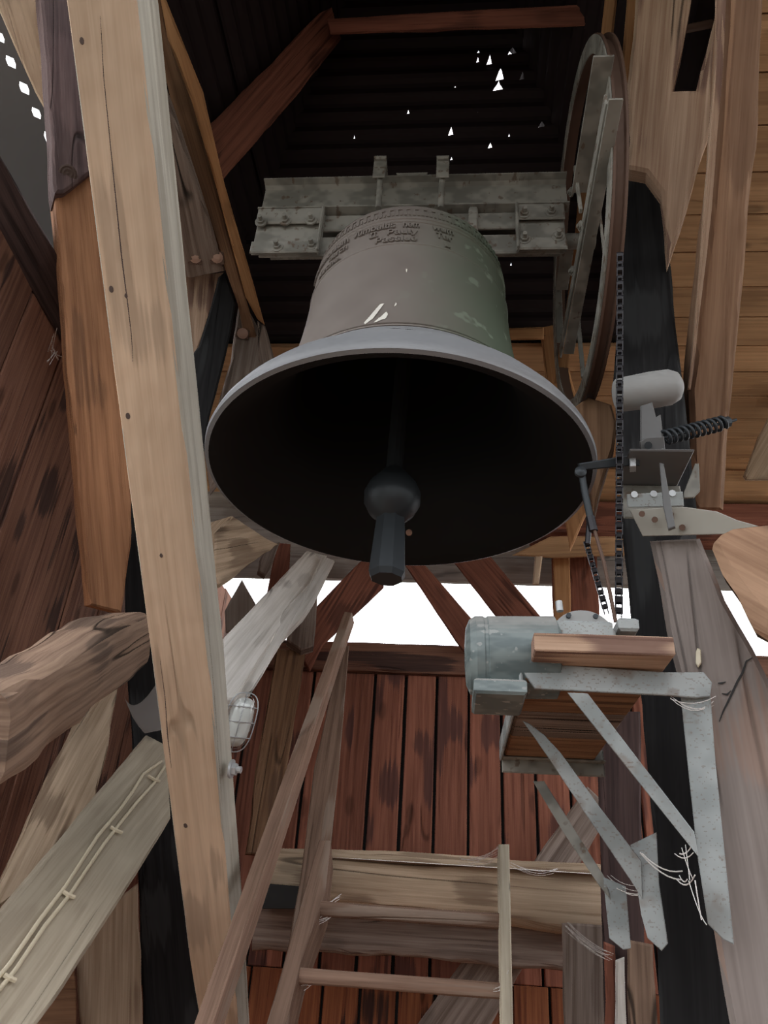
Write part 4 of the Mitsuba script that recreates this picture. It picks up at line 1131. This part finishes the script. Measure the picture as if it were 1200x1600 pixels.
V, F = oval(.036, .073, .05)
obj("base", trimesh.Trimesh(V * 1.0 + P + look * .002, F, process=False).apply_transform(np.eye(4)) if False else lathe([(0, .036), (.012, .038), (.016, .034)], P, -look, 24), "lamp_base", la, smooth=40)
obj("glass_cover", trimesh.Trimesh(V + P - look * .012, F, process=False), "cover_glass", la, "ribbed clear glass cover", smooth=True)
obj("bulb", trimesh.Trimesh(V * .9 + P - look * .011, F, process=False), "diffuser", la, smooth=True)
wires = []
for f in (-.55, 0.0, .55):
    wires.append(tube([P + upv * .073 * f + right * x * .040 - look * (.012 + .048 * math.sqrt(max(0, 1 - x * x))) for x in np.linspace(-1, 1, 11)], .0016, 6))
wires.append(tube([P + upv * x * .078 - look * (.012 + .050 * math.sqrt(max(0, 1 - x * x))) for x in np.linspace(-1, 1, 15)], .0016, 6))
t_ = np.linspace(0, 2 * math.pi, 33)
wires.append(tube([P + right * .041 * np.sign(math.cos(t)) * abs(math.cos(t)) ** .7 + upv * .079 * np.sign(math.sin(t)) * abs(math.sin(t)) ** .7 - look * .014 for t in t_], .0019, 6))
obj("wire_guard", trimesh.util.concatenate(wires), "zinc", la, "wire guard", smooth=50)

# ================================================================== COBWEBS
def strands(pairs, seed, n=1, r=.0007, sag=.02, jit=.006):
    g, out = np.random.default_rng(seed), []
    for a, b in pairs:
        for _ in range(n):
            p, q = at(*a) + g.normal(size=3) * jit, at(*b) + g.normal(size=3) * jit
            t = np.linspace(0, 1, 7)[:, None]
            c = p + (q - p) * t - np.array([0, 0, 1.0]) * sag * 4 * t * (1 - t) * g.uniform(.4, 1.2)
            out.append(tube(c, r * g.uniform(.6, 1.3), 4))
    return trimesh.util.concatenate(out)


def veil(corners, seed, sag=.02, nu=14, nv=5, top=.0):
    """A dusty web sheet between four points, sagging."""
    a, b, c, d = (at(*q) for q in corners)
    V, F = [], []
    for i in range(nu):
        for j in range(nv):
            s, t = i / (nu - 1), j / (nv - 1)
            p = (a * (1 - s) + b * s) * (1 - t) + (d * (1 - s) + c * s) * t
            p = p - np.array([0, 0, 1.0]) * top * 4 * s * (1 - s) * (1 - t)
            V.append(p - np.array([0, 0, 1.0]) * sag * 4 * t * (1 - t) * (.6 + .8 * meshkit.noise(np.array([s * 5.0, t * 2, seed * 1.0]))))
    for i in range(nu - 1):
        for j in range(nv - 1):
            q = i * nv + j
            F += [[q, q + nv, q + nv + 1], [q, q + nv + 1, q + 1]]
    return trimesh.Trimesh(np.array(V), np.array(F), process=False)


obj("cobweb", veil([(520, 1340, 2.58), (945, 1367, 2.58), (940, 1354, 2.80), (525, 1328, 2.80)], 3, .004), "web", None, "dusty white web lying along the top of the pale log", "cobweb", kind="stuff", smooth=True)
obj("cobweb", trimesh.util.concatenate([veil([(192, 1083, 2.16), (248, 1062, 2.2), (256, 1140, 2.2), (226, 1146, 2.2)], 5, .01, top=.055)]), "web_grey", None, "grey funnel-shaped web in the corner above the dusty square beam", "cobweb", kind="stuff", smooth=True)
obj("cobweb", strands([((720, 1342, 2.62), (782, 1322, 2.2)), ((730, 1344, 2.62), (782, 1330, 2.2)), ((800, 1350, 2.2), (870, 1356, 2.62))], 7, 4), "web", None, "fine web strands at the top of the lower ladder's right stringer", "cobweb", kind="stuff")
obj("cobweb", strands([((1003, 1325, 1.33), (1062, 1372, 1.30)), ((1062, 1372, 1.30), (1078, 1368, 1.2)), ((1072, 1318, 1.18), (1080, 1375, 1.19)), ((1080, 1375, 1.19), (1100, 1440, 1.19)), ((1060, 1330, 1.25), (1082, 1325, 1.19))], 9, 2, .0009, .008, .004), "web", None, "thick dusty web threads hanging between the bracket's upright bars", "cobweb", kind="stuff")
obj("cobweb", strands([((1050, 1090, 1.16), (1112, 1092, 1.17)), ((885, 1445, 2.4), (950, 1490, 2.2)), ((950, 1375, 1.5), (1000, 1385, 1.4)), ((885, 1448, 2.4), (952, 1498, 2.2))], 12, 4, .0006, .012, .006), "web", None, "web threads below the motor bracket", "cobweb", kind="stuff")
obj("cobweb", strands([((85, 520, 1.7), (80, 560, 1.8)), ((82, 545, 1.75), (95, 560, 1.8)), ((75, 565, 1.75), (88, 550, 1.8))], 14, 3, .0009, .003, .006), "web", None, "tiny bright web tuft under the dark curved brace at left", "cobweb", kind="stuff")
obj("cobweb", strands([((490, 1418, 2.05), (530, 1405, 2.1)), ((484, 1440, 2.05), (520, 1425, 2.06)), ((466, 1540, 1.92), (490, 1524, 1.92)), ((770, 1550, 1.93), (795, 1530, 1.9))], 17, 5, .0007, .004, .006), "web", None, "dusty web tufts where the rungs meet the lower ladder", "cobweb", kind="stuff")
